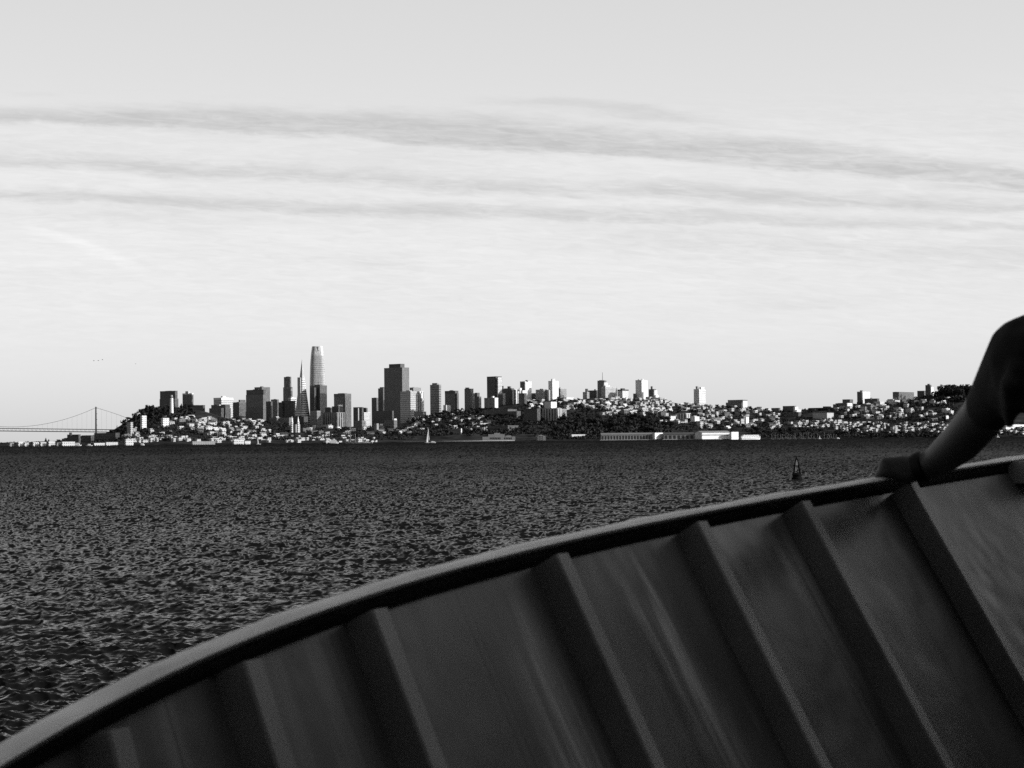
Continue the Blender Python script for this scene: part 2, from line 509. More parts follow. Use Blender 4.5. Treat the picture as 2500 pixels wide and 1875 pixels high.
T('apartment_block', 'twin white ended block above the small houses of the right slope', 'apartment building', 2103, 2116, 2124, 1012, 5560, .6, 'plain',
  steps=[(2123, 2126, 2133, 1013, 14, .8, 'plain')])
T('apartment_block', 'block with sunlit white zigzag right wall', 'apartment building', 2140, 2150, 2161, 981, 5840, .6, 'plain')
T('apartment_block', 'dull block stepping down below the sunlit zigzag wall', 'apartment building', 2144, 2160, 2172, 999, 5720, .3, 'grid')
T('apartment_block', 'white cube right of the dark flat block on the right hill', 'apartment building', 2168, 2187, 2199, 978, 5850, .6, 'plain')
T('apartment_tower', 'very wide many sided dark apartment block on the right hill crest', 'apartment building', 2181, 2196, 2233, 958, 5950, .13, 'grid',
  steps=[(2184, 2190, 2212, 956.5, 20, .12)])
T('apartment_block', 'dark block left of the narrow topped tower', 'apartment building', 2241, 2258, 2262, 955, 5950, .1, 'grid')
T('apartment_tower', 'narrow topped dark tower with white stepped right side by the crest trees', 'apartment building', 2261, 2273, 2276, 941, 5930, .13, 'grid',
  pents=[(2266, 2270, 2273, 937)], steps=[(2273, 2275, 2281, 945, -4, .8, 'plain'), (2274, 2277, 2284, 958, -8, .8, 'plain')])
T('apartment_block', 'gridded grey block below the very wide dark block', 'apartment building', 2205, 2233, 2245, 995, 5760, .22, 'grid2',
  steps=[(2213, 2229, 2243, 1007, -20, .3, 'grid')])
T('apartment_block', 'first of three ribbed dark blocks left of the arm', 'apartment building', 2256, 2272, 2276, 988, 5760, .12, 'vert')
T('apartment_block', 'middle ribbed block with white roof boxes left of the arm', 'apartment building', 2275, 2288, 2305, 990, 5740, .15, 'vert',
  pents=[(2283, 2285, 2291, 985, .8), (2292, 2293, 2298, 984, .8)])
T('apartment_block', 'nearest ribbed block to the arm with a thin white right edge', 'apartment building', 2306, 2336, 2339, 992, 5720, .2, 'vert', pents=[(2310, 2312, 2316, 988, .8), (2319, 2321, 2325, 989, .7)])
T('apartment_block', 'pale roofed block under the crest trees by the arm', 'apartment building', 2318, 2345, 2352, 961, 5900, .3, 'grid')
T('apartment_block', 'grey block half hidden by the arm below the crest trees', 'apartment building', 2340, 2366, 2378, 980, 5800, .25, 'grid')
T('warehouse', 'bright white long building seen under the arm at the right edge', 'warehouse', 2448, 2456, 2530, 1038, 5100, .85, 'grid2')
# blocks lower on the slopes
T('apartment_block', 'dark wide apartment block in front of the tallest dark tower', 'apartment building', 918, 958, 962, 1004, 5950, .11, 'grid2')
T('apartment_block', 'low wide dark building at the foot of the pyramid', 'office building', 712, 742, 752, 1018, 6050, .09, 'grid')
T('apartment_block', 'dark block with bright gashes right of the pyramid foot', 'office building', 757, 774, 783, 1004, 6000, .3, 'grid')
T('apartment_block', 'dark block with pale vertical strips below the white roof lantern', 'office building', 788, 822, 842, 1008, 5980, .3, 'vert2')
T('apartment_block', 'low grey block among trees below the dark strip tower', 'apartment building', 866, 884, 893, 1028, 5750, .22, 'grid')
T('apartment_block', 'grey block with sunlit roof hut left of the small sailing yacht', 'apartment building', 938, 962, 970, 1027, 5700, .2, 'grid', pents=[(961, 963, 969, 1022, .85)])
T('apartment_block', 'narrow pair of pale slabs by the waterfront grove', 'apartment building', 914, 920, 925, 1035, 5500, .3, 'plain')
T('school_block', 'domed pale grey block on the flat behind the waterfront', 'school', 680, 706, 716, 1021, 5900, .25, 'grid')
T('school_block', 'grey hall with a small sunlit dome at its left end', 'school', 658, 676, 684, 1020, 5920, .22, 'grid', pents=[(673, 675, 681, 1017, .85)])
T('apartment_block', 'flat long low grey block behind the moored yacht', 'apartment building', 1103, 1126, 1128, 1048, 5200, .2, 'grid', steps=[(1125, 1126, 1128, 1046, -3, .8, 'plain')])
T('apartment_block', 'low dark terrace above the ship shaped building', 'apartment building', 1182, 1240, 1262, 1000, 5600, .13, 'grid')
T('apartment_block', 'dark flank of terraces under the middle hill cluster', 'apartment building', 1240, 1262, 1272, 1005, 5560, .1, 'grid')
T('apartment_block', 'pale grey factory block above the waterfront grove', 'factory', 1190, 1240, 1266, 1040, 5250, .1, 'grid')
T('apartment_block', 'white building with a flat front right of the grove', 'apartment building', 1634, 1638, 1650, 1017, 5420, .8, 'house')
T('apartment_block', 'grey and white ribbed block at the right end of the grove', 'apartment building', 1652, 1675, 1687, 1010, 5450, .6, 'vert2', pents=[(1670, 1674, 1684, 1009, .8)])
T('apartment_block', 'square white block right of the ribbed block', 'apartment building', 1687, 1697, 1708, 1018, 5430, .75, 'plain')
T('apartment_block', 'slim white upright block on the slope below the broad brown block', 'apartment building', 1819, 1822, 1829, 1019, 5400, .8, 'plain')
T('apartment_block', 'pale ribbed upright block left of the slim white one', 'apartment building', 1807, 1810, 1818, 1024, 5380, .6, 'bands')
T('apartment_block', 'grey lower block left of the small turret house', 'apartment building', 1467, 1480, 1494, 1006, 5550, .45, 'vert2')
T('apartment_block', 'tall white block at the left foot of the left hill pines', 'apartment building', 343, 347, 358, 1016, 5400, .75, 'house')
T('apartment_block', 'grey and white block below the umbrella pines', 'apartment building', 310, 319, 325, 1032, 5300, .45, 'house')
T('apartment_block', 'wide white block on the shoulder below the fluted column', 'apartment building', 393, 398, 413, 1022, 5420, .75, 'house')
T('apartment_block', 'dark brick warehouse with little roof tower left of the bridge pier', 'warehouse', 164, 192, 197, 1062, 5200, .06, 'grid', pents=[(169, 172, 176, 1056, .05)])
T('warehouse', 'long dark shed at the foot of the bridge tower', 'warehouse', 230, 282, 292, 1058, 5250, .06, 'grid')
T('warehouse', 'dark low shed between the brick warehouse and the bridge tower', 'warehouse', 199, 222, 230, 1064, 5230, .07, 'grid')


def pyramid_tower():
    Y = 6400
    zt, zb = zat(736, 876, Y), zat(736, 1046, Y)
    base = footprint(716, 740, 761, Y)
    cx = sum(p[0] for p in base) / 4; cy = sum(p[1] for p in base) / 4
    root = empty('pyramid_tower', (cx, cy, zb), 'slender pointed pyramid tower, dark left face and striped white right face', 'skyscraper')
    def lev(k):
        return [(cx + (p[0] - cx) * (1 - k), cy + (p[1] - cy) * (1 - k)) for p in base]
    ks = (zat(736, 920, Y) - zb) / (zt - zb)
    mb = MB(); mb.prism(base, zb, zb + (zt - zb) * ks, lev(ks), cap=True)
    mb.build('walls', M['wide'], root, .8)
    mb = MB(); mb.prism(lev(ks), zb + (zt - zb) * ks, zt, lev(.995))
    mb.build('spire', M['plain'], root, .5)
    for (a, b, c, dy) in ((727, 734, 734.6, 6),):
        f2 = footprint(a, b, c, Y + dy)
        mb = MB(); mb.prism(f2, zat(736, 1000, Y), zat(736, 921, Y))
        mb.build('elevator_wing', M['plain'], root, .45)
pyramid_tower()


def rounded_tower():
    Y = 6900
    ys = [1040, 960, 930, 900, 885, 868, 858, 850, 845]
    hw = [18.2, 18.2, 18.0, 17.2, 16.5, 15.3, 14.2, 13.0, 12.2]
    cx = at(773, 900, Y).x; cy = Y + 26
    root = empty('rounded_tower', (cx, cy, zat(773, 1040, Y)), 'tallest tower, pale and rounded, tapering to a blunt glowing crown', 'skyscraper')
    def ring(w):
        pts = []
        n = 40
        for k in range(n):
            a = 2 * math.pi * k / n
            c, s = math.cos(a), math.sin(a)
            e = 2.0 / 3.4
            x = math.copysign(abs(c) ** e, c); y = math.copysign(abs(s) ** e, s)
            r_ = math.radians(12)
            pts.append((cx + w * (x * math.cos(r_) - y * math.sin(r_)), cy + w * (x * math.sin(r_) + y * math.cos(r_))))
        return pts
    body, crown = MB(), MB()
    for i in range(len(ys) - 1):
        t = crown if ys[i] <= 868 else body
        t.prism(ring(hw[i] / FPX * Y * 1.02), zat(773, ys[i], Y), zat(773, ys[i + 1], Y), ring(hw[i + 1] / FPX * Y * 1.02),
                cap=(i == len(ys) - 2), smooth=True)
    body.build('walls', M['glasspale'], root, .5)
    crown.build('crown', M['crown'], root, .66)
    p = at(777, 862, Y)
    mb = MB(); mb.box(p.x - 1.2, p.x + 1.2, cy - 11 / FPX * Y, cy - 14.2 / FPX * Y, zat(773, 875, Y), zat(773, 846, Y))
    mb.build('crown_fin', M['white'], root)
M['glasspale'] = facade('pale finned curtain wall', 4.0, 7.0, .45, .6, glass=.06, rough=.5)
M['crown'] = facade('perforated crown', 5.0, 5.0, .3, 1, glass=.15, rough=.5)
rounded_tower()


def lathe(mb, cx, cy, prof, n=20, smooth=True):
    for (r1, z1), (r2, z2) in zip(prof, prof[1:]):
        for k in range(n):
            a, b = 2 * math.pi * k / n, 2 * math.pi * (k + 1) / n
            mb.face([(cx + r1 * math.cos(a), cy + r1 * math.sin(a), z1), (cx + r1 * math.cos(b), cy + r1 * math.sin(b), z1),
                     (cx + r2 * math.cos(b), cy + r2 * math.sin(b), z2), (cx + r2 * math.cos(a), cy + r2 * math.sin(a), z2)], None, smooth)


def column_tower():
    Y = 5700
    p = at(419, 1004, Y)
    root = empty('column_tower', (p.x, p.y, p.z - 6), 'white fluted column tower standing on the wooded left hilltop', 'monument')
    m = Y / FPX
    z = lambda y: zat(419, y, Y)
    mb = MB(); lathe(mb, p.x, p.y, [(4.6 * m, z(1004) - 6), (4.5 * m, z(1000)), (3.9 * m, z(975)), (3.8 * m, z(972))])
    mb.build('shaft', M['white'], root)
    mb = MB(); lathe(mb, p.x, p.y, [(3.3 * m, z(972)), (3.3 * m, z(967)), (2.7 * m, z(967)), (2.7 * m, z(964.5)), (0.01, z(964.3))])
    mb.build('lantern', M['concrete'], root)
    mb = MB()
    for k in range(8):
        a = k * math.pi / 4 + .2
        x, y = p.x + 3.35 * m * math.cos(a), p.y + 3.35 * m * math.sin(a)
        mb.box(x - 1, x + 1, y - 1, y + 1, z(971), z(968.5))
    mb.build('arches', M['dark'], root)
column_tower()


def church():
    Y = 5450
    root = empty('church', at(720, 1046, Y), 'church with two slender white spires below the pyramid tower', 'church')
    for x in (713, 728):
        ft = footprint(x - 3, x - .5, x + 3.4, Y)
        mb = MB(); mb.prism(ft, zat(x, 1056, Y), zat(x, 1030, Y)); mb.build('belfry', M['house'], root, .6)
        c = inset(ft, .05)
        mb = MB(); mb.prism(inset(ft, .85), zat(x, 1030, Y), zat(x, 1016, Y), c); mb.build('spire', M['plain'], root, .8)
    ft = footprint(709, 722, 733, Y + 25)
    mb = MB(); mb.prism(ft, zat(720, 1056, Y), zat(720, 1036, Y)); mb.build('nave', M['plain'], root, .3)
    Y = 5450
    root = empty('church', at(1163, 1048, Y), 'small church with a single pale spire on the middle slope', 'church')
    ft = footprint(1160, 1163, 1168, Y)
    mb = MB(); mb.prism(ft, zat(1163, 1053, Y), zat(1163, 1042, Y)); mb.build('belfry', M['house'], root, .6)
    mb = MB(); mb.prism(inset(ft, .8), zat(1163, 1042, Y), zat(1163, 1032, Y), inset(ft, .05)); mb.build('spire', M['plain'], root, .7)
church()


# ------------------------------------------------------------------ suspension bridge
def bridge():
    Y = 9200
    W = lambda x, y, dy=0: at(x, y, Y + dy)
    b = W(234, 1060)
    root = empty('suspension_bridge', (b.x, b.y, 0), 'grey suspension bridge with one tower in view and two road decks', 'bridge')
    for dy in (0, 24):
        mb = MB()
        t, l = W(234, 993, dy), W(234.6, 1062, dy)
        mb.prism([(l.x - 4.6, l.y - 3), (l.x + 4.6, l.y - 3), (l.x + 4.6, l.y + 3), (l.x - 4.6, l.y + 3)], -1, t.z,
                 [(t.x - 3.0, t.y - 2), (t.x + 3.0, t.y - 2), (t.x + 3.0, t.y + 2), (t.x - 3.0, t.y + 2)])
        mb.build('tower_leg', M['steel'], root)
    for y in (996, 1010, 1024, 1038):
        p = W(234, y)
        mb = MB(); mb.box(p.x - 2, p.x + 2, p.y + 2, p.y + 22, p.z - 2, p.z + 2); mb.build('cross_strut', M['steel'], root)
    def deck(name, y0, y1, hgt):
        mb = MB()
        xs = [-420, 234, 420]
        for a, c in zip(xs, xs[1:]):
            ya = y0 + (y1 - y0) * (a + 420) / 840; yc = y0 + (y1 - y0) * (c + 420) / 840
            pa, pc = W(a, ya), W(c, yc)
            mb.face([(pa.x, pa.y - 1, pa.z), (pc.x, pc.y - 1, pc.z), (pc.x, pc.y - 1, pc.z - hgt), (pa.x, pa.y - 1, pa.z - hgt)])
            mb.face([(pa.x, pa.y - 1, pa.z), (pc.x, pc.y - 1, pc.z), (pc.x, pc.y + 25, pc.z), (pa.x, pa.y + 25, pa.z)])
            mb.face([(pa.x, pa.y - 1, pa.z - hgt), (pc.x, pc.y - 1, pc.z - hgt), (pc.x, pc.y + 25, pc.z - hgt), (pa.x, pa.y + 25, pa.z - hgt)])
            mb.face([(pa.x, pa.y + 25, pa.z), (pc.x, pc.y + 25, pc.z), (pc.x, pc.y + 25, pc.z - hgt), (pa.x, pa.y + 25, pa.z - hgt)])
        mb.build(name, M['steel'], root)
    deck('upper_deck', 1040.0, 1049.8, 3.6)
    deck('lower_deck', 1046.6, 1055.5, 4.2)
    mb = MB()
    for k in range(-420, 420, 5):
        ya = 1040 + 9.8 * (k + 420) / 840
        p, q = W(k, ya + 1), W(k + (5 if (k // 5) % 2 else 0), ya + 7.6)
        mb.tube([p, q], .45, 4)
    mb.build('truss_web', M['steel'], root)
    def cab(x):
        if x <= 234: return 1042.2 - 47.0 * ((x - 30) / 204.0) ** 2 if x > 30 else 1042.2 - 47 * ((x - 30) / 204.0) ** 2
        return 995.2 + (x - 234) * .357 - 2.2 * math.sin(math.pi * min((x - 234) / 110, 1))
    for dy in (0, 24):
        mb = MB(); mb.tube([W(x, cab(x), dy) for x in range(-170, 340, 6)], .75, 5); mb.build('main_cable', M['steel'], root)
    for x in range(-160, 330, 12):
        if abs(x - 234) < 5: continue
        y1 = 1040 + 9.8 * (x + 420) / 840
        if y1 - cab(x) < 2: continue
        mb = MB(); mb.tube([W(x, cab(x)), W(x, y1)], .22, 4); mb.build('hanger', M['steel'], root)
bridge()

# ------------------------------------------------------------------ waterfront
def quay():
    # curved breakwater pier
    mb = MB()
    pts = []
    for x in range(985, 1262, 8):
        pts.append(at(x, level(x) + 6.8 * 5000 / 4850, 4850 - 40 * math.sin((x - 985) / 277 * math.pi)))
    top, thick = 4.2, 1.7
    for a, b in zip(pts, pts[1:]):
        for (z0, z1, w) in ((top - thick, top, 5),):
            mb.face([(a.x, a.y, z0), (b.x, b.y, z0), (b.x, b.y, z1), (a.x, a.y, z1)])
            mb.face([(a.x, a.y, z1), (b.x, b.y, z1), (b.x, b.y + w, z1), (a.x, a.y + w, z1)])
            mb.face([(a.x, a.y + w, z0), (b.x, b.y + w, z0), (b.x, b.y + w, z1), (a.x, a.y + w, z1)])
            mb.face([(a.x, a.y, z0), (b.x, b.y, z0), (b.x, b.y + w, z0), (a.x, a.y + w, z0)])
    root = mb.build('breakwater_pier', M['concrete'], None, origin=(pts[0].x, pts[0].y, 0))
    tag(root, 'long low pale breakwater pier in front of the ship shaped building', 'pier')
    for a in pts:
        mb = MB(); mb.box(a.x - .6, a.x + .6, a.y + 1, a.y + 2, -2, top - thick)
        o = mb.build('pile', M['dark'], None, origin=(pts[0].x, pts[0].y, 0))
        o.parent = root; o.location = (0, 0, 0)
quay()


def shed(label, x0, x1, yt, Y, col, n, roofcol=.6, doors=True, turn=0.0):
    """harbour shed: front wall with separate door openings, pitched roof, white end gables, pile deck"""
    a, b = at(x0, 1070, Y), at(x1, 1070, Y)
    if turn:
        kb = b.x / Y
        L = (kb * Y - a.x) / (math.cos(turn) - kb * math.sin(turn))
        b = Vector((a.x + L, Y, b.z))
    zt = zat((x0 + x1) / 2, yt, Y)
    D = 30
    root = empty('pier_shed', (a.x, Y, 0), label, 'warehouse')
    zr = zt + 4.5
    mb = MB(); mb.box(a.x - 3, b.x + 3, Y - 6, Y + D + 4, 1.6, 3.0)
    mb.build('pier_deck', M['concrete'], root)
    k = 0
    while a.x + k * 6 < b.x:
        mb = MB(); mb.box(a.x + k * 6, a.x + k * 6 + 1.6, Y - 5, Y - 3.5, -2, 1.6); k += 1
        mb.build('pile', M['dark'], root)
    mb = MB(); mb.prism([(a.x, Y), (b.x, Y), (b.x, Y + D), (a.x, Y + D)], 3.0, zt, cap=False)
    mb.face([(b.x, Y, zt), (b.x, Y + D, zt), (b.x, Y + D / 2, zr)])
    mb.face([(a.x, Y, zt), (a.x, Y + D, zt), (a.x, Y + D / 2, zr)])
    mb.build('walls', M['plain'], root, col)
    mb = MB()
    mb.face([(a.x - 1, Y - 1, zt - .1), (b.x + 1, Y - 1, zt - .1), (b.x + 1, Y + D / 2, zr + .2), (a.x - 1, Y + D / 2, zr + .2)])
    mb.face([(a.x - 1, Y + D + 1, zt - .1), (b.x + 1, Y + D + 1, zt - .1), (b.x + 1, Y + D / 2, zr + .2), (a.x - 1, Y + D / 2, zr + .2)])
    mb.build('roof', M['plain'], root, roofcol)
    if doors:
        for i in range(n):
            x = a.x + (b.x - a.x) * (i + .5) / n
            w = (b.x - a.x) / n * .28
            mb = MB(); mb.box(x - w, x + w, Y - .3, Y + .5, 3.4, zt - 3.0)
            mb.build('door', M['dark'], root)
    else:
        for i in range(n):
            x = a.x + (b.x - a.x) * (i + .5) / n
            w = (b.x - a.x) / n * .3
            mb = MB(); mb.box(x - w, x + w, Y - .3, Y + .5, zt - 7.5, zt - 5.0)
            mb.build('window', M['dark'], root)
    root.rotation_euler = (0, 0, turn)
    return root, a, b, zt


shed('long grey pier shed with pale roof and many small openings, left of the white gable', 1468, 1597, 1061, 4880, .3, 18, roofcol=.55)
r_, a_, b_, z_ = shed('grey pier shed with tall dark doors and white end wall', 1621, 1694, 1060, 4870, .25, 7, roofcol=.2)
T('shed_gatehouse', 'bright white gabled head house between the two grey pier sheds', 'warehouse', 1593, 1599, 1621, 1058, 4870, .85, 'plain', yb=1072)
shed('long bright white pier shed with a row of small dark windows', 1714, 1784, 1056, 4840, .8, 24, doors=False, roofcol=.6, turn=math.radians(32))
T('shed_annex', 'white raised annex at the right end of the white pier shed', 'warehouse', 1781, 1786, 1803, 1056, 4860, .8, 'plain', yb=1073)


def boat(name, label, cat, px, py, Y, L, beam, hull_h, cabins, heading=1, group=None, col='white', masts=(), sails=(), turn=0.0):
    """hull outline lofted with a raked bow; cabins = (x0,x1,z0,z1) fractions of L; masts/sails in metres"""
    p = at(px, py, Y)
    root = empty(name, (p.x, p.y, 0), label, cat, group)
    h = heading
    st = [(-.5, .8), (-.3, 1), (0, 1), (.25, .9), (.42, .5), (.52, .03)]
    mb = MB()
    for (a, wa), (b, wb) in zip(st, st[1:]):
        rk = lambda t: hull_h * (1 + .35 * max(t, 0))
        for sg in (-1, 1):
            mb.face([(p.x + h * a * L * .93, p.y + sg * wa * beam * .35, -.6), (p.x + h * b * L * .93, p.y + sg * wb * beam * .35, -.6),
                     (p.x + h * b * L, p.y + sg * wb * beam / 2, rk(b)), (p.x + h * a * L, p.y + sg * wa * beam / 2, rk(a))])
        mb.face([(p.x + h * a * L, p.y - wa * beam / 2, rk(a)), (p.x + h * b * L, p.y - wb * beam / 2, rk(b)),
                 (p.x + h * b * L, p.y + wb * beam / 2, rk(b)), (p.x + h * a * L, p.y + wa * beam / 2, rk(a))])
    a, wa = st[0]
    mb.face([(p.x + h * a * L * .93, p.y - wa * beam * .35, -.6), (p.x + h * a * L * .93, p.y + wa * beam * .35, -.6),
             (p.x + h * a * L, p.y + wa * beam / 2, hull_h), (p.x + h * a * L, p.y - wa * beam / 2, hull_h)])
    mb.build('hull', M[col], root)
    for (a, b, z0, z1) in cabins:
        xa, xb = sorted((p.x + h * a * L, p.x + h * b * L))
        mb = MB(); mb.prism([(xa, p.y - beam * .36), (xb, p.y - beam * .36), (xb, p.y + beam * .36), (xa, p.y + beam * .36)], z0, z1)
        mb.build('cabin', M['white'], root)
        n = max(2, int((xb - xa) / 5))
        if L > 25:
            for i in range(n):
                x = xa + (xb - xa) * (i + .5) / n
                w = (xb - xa) / n * .3
                m2 = MB(); m2.box(x - w, x + w, p.y - beam * .36 - .12, p.y - beam * .36 + .1, z1 - (z1 - z0) * .6, z1 - (z1 - z0) * .25)
                m2.build('window', M['dark'], root)
    for (mx, mh, mr) in masts:
        mb = MB(); mb.tube([(p.x + h * mx * L, p.y, hull_h * .8), (p.x + h * mx * L, p.y, mh)], [mr, mr * .6], 6)
        mb.build('mast', M['white'] if sails else M['concrete'], root)
    root.rotation_euler = (0, 0, turn)
    for s in sails:                                    # bellied triangles in metres relative to the hull
        mb = MB()
        n = 6
        A, B, C = (Vector(q) for q in s)
        for side, off in ((1, 0), (-1, .12)):
            for i in range(n):
                for j in range(n - i):
                    def P(i, j):
                        u, v = i / n, j / n
                        q = A * (1 - u - v) + B * u + C * v
                        return p + Vector((0, 0, -p.z)) + q + Vector((0, -2.2 * u * (1 - u) * (1 - v) - 1.2 * v * (1 - u - v) + off, 0))
                    mb.face([P(i, j), P(i + 1, j), P(i, j + 1)], None, True)
                    if i + j < n - 1: mb.face([P(i + 1, j), P(i + 1, j + 1), P(i, j + 1)], None, True)
        mb.build('sail', M['sail'], root)
    return root


Yb = 4300
s_ = Yb / FPX
boat('sailing_yacht', 'small sailing yacht under tall white sails before the breakwater pier', 'sailboat', 1044, 1081, Yb, 13, 3.4, 1.2,
     [(-.25, .1, 1.1, 1.9)], 1, masts=[(.05, 38 * s_, .25)],
     sails=[((-3.4, -1, 2.0), (1.2, 0, 2.2), (2.6, 0, 37 * s_)), ((1.9, 0, 2.0), (4.4, -.5, 9.0), (2.8, 0, 34 * s_))])
boat('motor_yacht', 'white motor boat close to the right of the small sailing yacht', 'motorboat', 1056, 1081, 4280, 15, 4.4, 1.8,
     [(-.35, .25, 1.6, 3.4), (-.1, .1, 3.4, 4.4)], -1)
boat('sailing_yacht', 'heeled white sailing yacht below the broad dark tower', 'sailboat', 631, 1086, 4500, 11, 3, 1.1, [(-.2, .1, 1, 1.7)], 1, masts=[(0, 18, .25)],
     sails=[((-3, 0, 1.8), (1.0, 0, 1.8), (-2.6, 0, 18))])
boat('sailing_yacht', 'tiny white sail off the marina masts', 'sailboat', 2001, 1071, 4700, 8, 2.6, 1.0, [(-.2, .1, .9, 1.5)], 1, masts=[(0, 8, .2)],
     sails=[((-2.4, 0, 1.4), (1.6, 0, 1.4), (.4, 0, 8.2))])
boat('sailing_yacht', 'tiny sail seen under the arm at the far right', 'sailboat', 2436, 1067, 4700, 8, 2.6, 1.0, [(-.2, .1, .9, 1.5)], 1, masts=[(0, 8, .2)],
     sails=[((-1.4, 0, 1.2), (1.4, 0, 1.2), (.2, 0, 8))])
boat('motor_boat', 'small white boat at the right end of the marina masts', 'motorboat', 2046, 1071, 4700, 8, 3, 1.4, [(-.3, .3, 1.3, 3.6)], 1)
boat('harbour_ferry', 'white round nosed harbour ferry moored at the white pier shed', 'ferry', 1832, 1073, 4800, 62, 11, 4.5,
     [(-.5, .46, 4.6, 8.6), (-.42, .4, 8.6, 12.0)], 1, turn=math.radians(30))
boat('excursion_boat', 'white excursion boat at the waterfront left of the old square rigger', 'ferry', 815, 1084, 4850, 24, 7, 2.4,
     [(-.45, .35, 2.4, 6.0), (-.3, .25, 6, 9.5), (-.1, .1, 9.5, 12)], 1)
boat('sailing_ship', 'old three masted ship with dark hull and pale stripe', 'ship', 874, 1084, 4830, 66, 9, 2.6,
     [(-.4, -.2, 2.6, 4.2)], -1, masts=[(-.2, 20, .5), (.1, 25, .5), (.3, 44, .6)], col='concrete')
boat('work_boat', 'white boat with a blunt cabin at the left waterfront', 'motorboat', 348, 1090, 4750, 9.5, 4, 2.2, [(-.45, .3, 2.0, 5.2)], 1)
boat('work_boat', 'white launch with a raised wheelhouse right of the left piers', 'motorboat', 218, 1091, 4750, 17, 5, 1.6, [(-.2, .15, 1.6, 4.8)], 1)
boat('ferry_boat', 'sloping bowed ferry at the end of the left white piers', 'ferry', 191, 1090, 4780, 16, 5, 2.5, [(-.5, .2, 2.5, 6.5), (-.4, 0, 6.5, 8)], 1)

# bare masts in the marina: one boat with hull and mast, then copies
proto = None
for i in range(24):
    px = [1884, 1892, 1899, 1905, 1909, 1917, 1921, 1925, 1930, 1938, 1941, 1953, 1957, 1962, 1974, 1981, 1987, 1996, 2012, 2019, 2024, 2029, 2034, 2041][i]
    p = at(px, 1072, 4905 + R.uniform(0, 60))
    if proto is None:
        proto = boat('moored_sailboat', 'moored sailboat with bare mast in the marina row before dark trees', 'sailboat', px, 1072, p.y, 11, 3.2, 1.3,
                     [], 1, col='roof', group='sailboats moored in the marina', masts=[(.05, 15.5, .22)])
        parts = list(proto.children)
    else:
        c = proto.copy(); COL.objects.link(c); c.location = (p.x, p.y, 0); c.scale = (1, 1, R.uniform(.75, 1.1))
        for q in parts:
            d = q.copy(); COL.objects.link(d); d.parent = c

def museum():
    Y = 5010
    root = empty('bathhouse', at(1215, 1074, Y), 'ship shaped grey terraced building with rows of dark windows on the shore', 'museum')
    def tier(x0, x1, y0, y1, dy):
        a, b = at(x0, y0, Y + dy), at(x1, y0, Y + dy)
        mb = MB(); mb.box(a.x, b.x, Y + dy, Y + dy + 22 - dy * .8, zat(1215, y1, Y + dy), zat(1215, y0, Y + dy))
        mb.build('tier', M['plain'], root, .3)
    tier(1178, 1258, 1066, 1075, 0); tier(1192, 1232, 1060, 1066, 4); tier(1206, 1220, 1057, 1060, 8); tier(1234, 1248, 1063.5, 1066, 5)
    for i in range(14):
        if i in (7, 8): continue
        x = 1196 + i * 3.9
        a, b = at(x, 1070, Y), at(x + 2.6, 1070, Y)
        mb = MB(); mb.box(a.x, b.x, Y - .2, Y + .5, zat(x, 1072.5, Y), zat(x, 1068, Y)); mb.build('window', M['dark'], root)
museum()

def temple():
    Y = 5000
    root = empty('boathouse', at(1320, 1076, Y), 'small grey columned boathouse with low pediment by the dark trees', 'boathouse')
    a, b = at(1308, 1075, Y), at(1333, 1075, Y)
    zt, zb = zat(1320, 1064, Y), zat(1320, 1076, Y)
    mb = MB(); mb.box(a.x, b.x, Y, Y + 18, zb, zt); mb.build('walls', M['plain'], root, .2)
    m = (a.x + b.x) / 2
    mb = MB()
    mb.face([(a.x + 5, Y - 2, zt), (b.x - 5, Y - 2, zt), (m, Y - 2, zt + 3)]); mb.face([(a.x + 5, Y + 10, zt), (b.x - 5, Y + 10, zt), (m, Y + 10, zt + 3)])
    mb.face([(a.x + 5, Y - 2, zt), (m, Y - 2, zt + 3), (m, Y + 10, zt + 3), (a.x + 5, Y + 10, zt)])
    mb.face([(b.x - 5, Y - 2, zt), (m, Y - 2, zt + 3), (m, Y + 10, zt + 3), (b.x - 5, Y + 10, zt)])
    mb.build('pediment', M['plain'], root, .4)
    for k in range(4):
        x = a.x + 6 + k * (b.x - a.x - 12) / 3
        mb = MB(); mb.tube([(x, Y - 1, zb), (x, Y - 1, zt)], .6, 8); mb.build('column', M['plain'], root, .4)
temple()
T('boathouse_roof', 'low pale roofed shelter at the foot of the big grove', 'shelter', 1392, 1396, 1432, 1062, 5040, .45, 'plain', yb=1066)

# left white piers
for i, (x0, xc, x1, yt, lab) in enumerate((
        (20, 24, 34, 1082, 'grey pier house at the far left end of the white pier row'),
        (43, 45, 57, 1079.5, 'tall white pier house, second from the left edge of the picture'),
        (59, 60, 71, 1082, 'squat white pier house under the bridge deck'),
        (79, 81, 95, 1081, 'white pier house left of the small conical trees'),
        (98, 99, 113, 1081, 'white pier house right below the small conical trees'),
        (117, 119, 135, 1079, 'white pier house with taller front right of the conical trees'),
        (137, 139, 150, 1082, 'low grey white pier house before the brick warehouse'),
        (150, 152, 183, 1080, 'longest white pier building, below the dark brick warehouse'),
        (228, 230, 256, 1083, 'low white landing shed below the bridge tower'),
        (257, 259, 288, 1081, 'white landing shed with sloped end right of the bridge tower'),
        (304, 307, 326, 1074, 'white arched terminal building at the foot of the left hill'),
        (567, 571, 596, 1075, 'white boxy pier building with two rows of windows, below the broad tower'),
        (596, 598, 612, 1078, 'small white annex right of the boxy pier building'),
        (465, 470, 525, 1079, 'long flat grey pier roof on the left waterfront'))):
    T('pier_house', lab, 'pier building', x0, xc, x1, yt, 4930, .55 if 'grey' not in lab else .25, 'house', yb=level(xc) + 7.4)

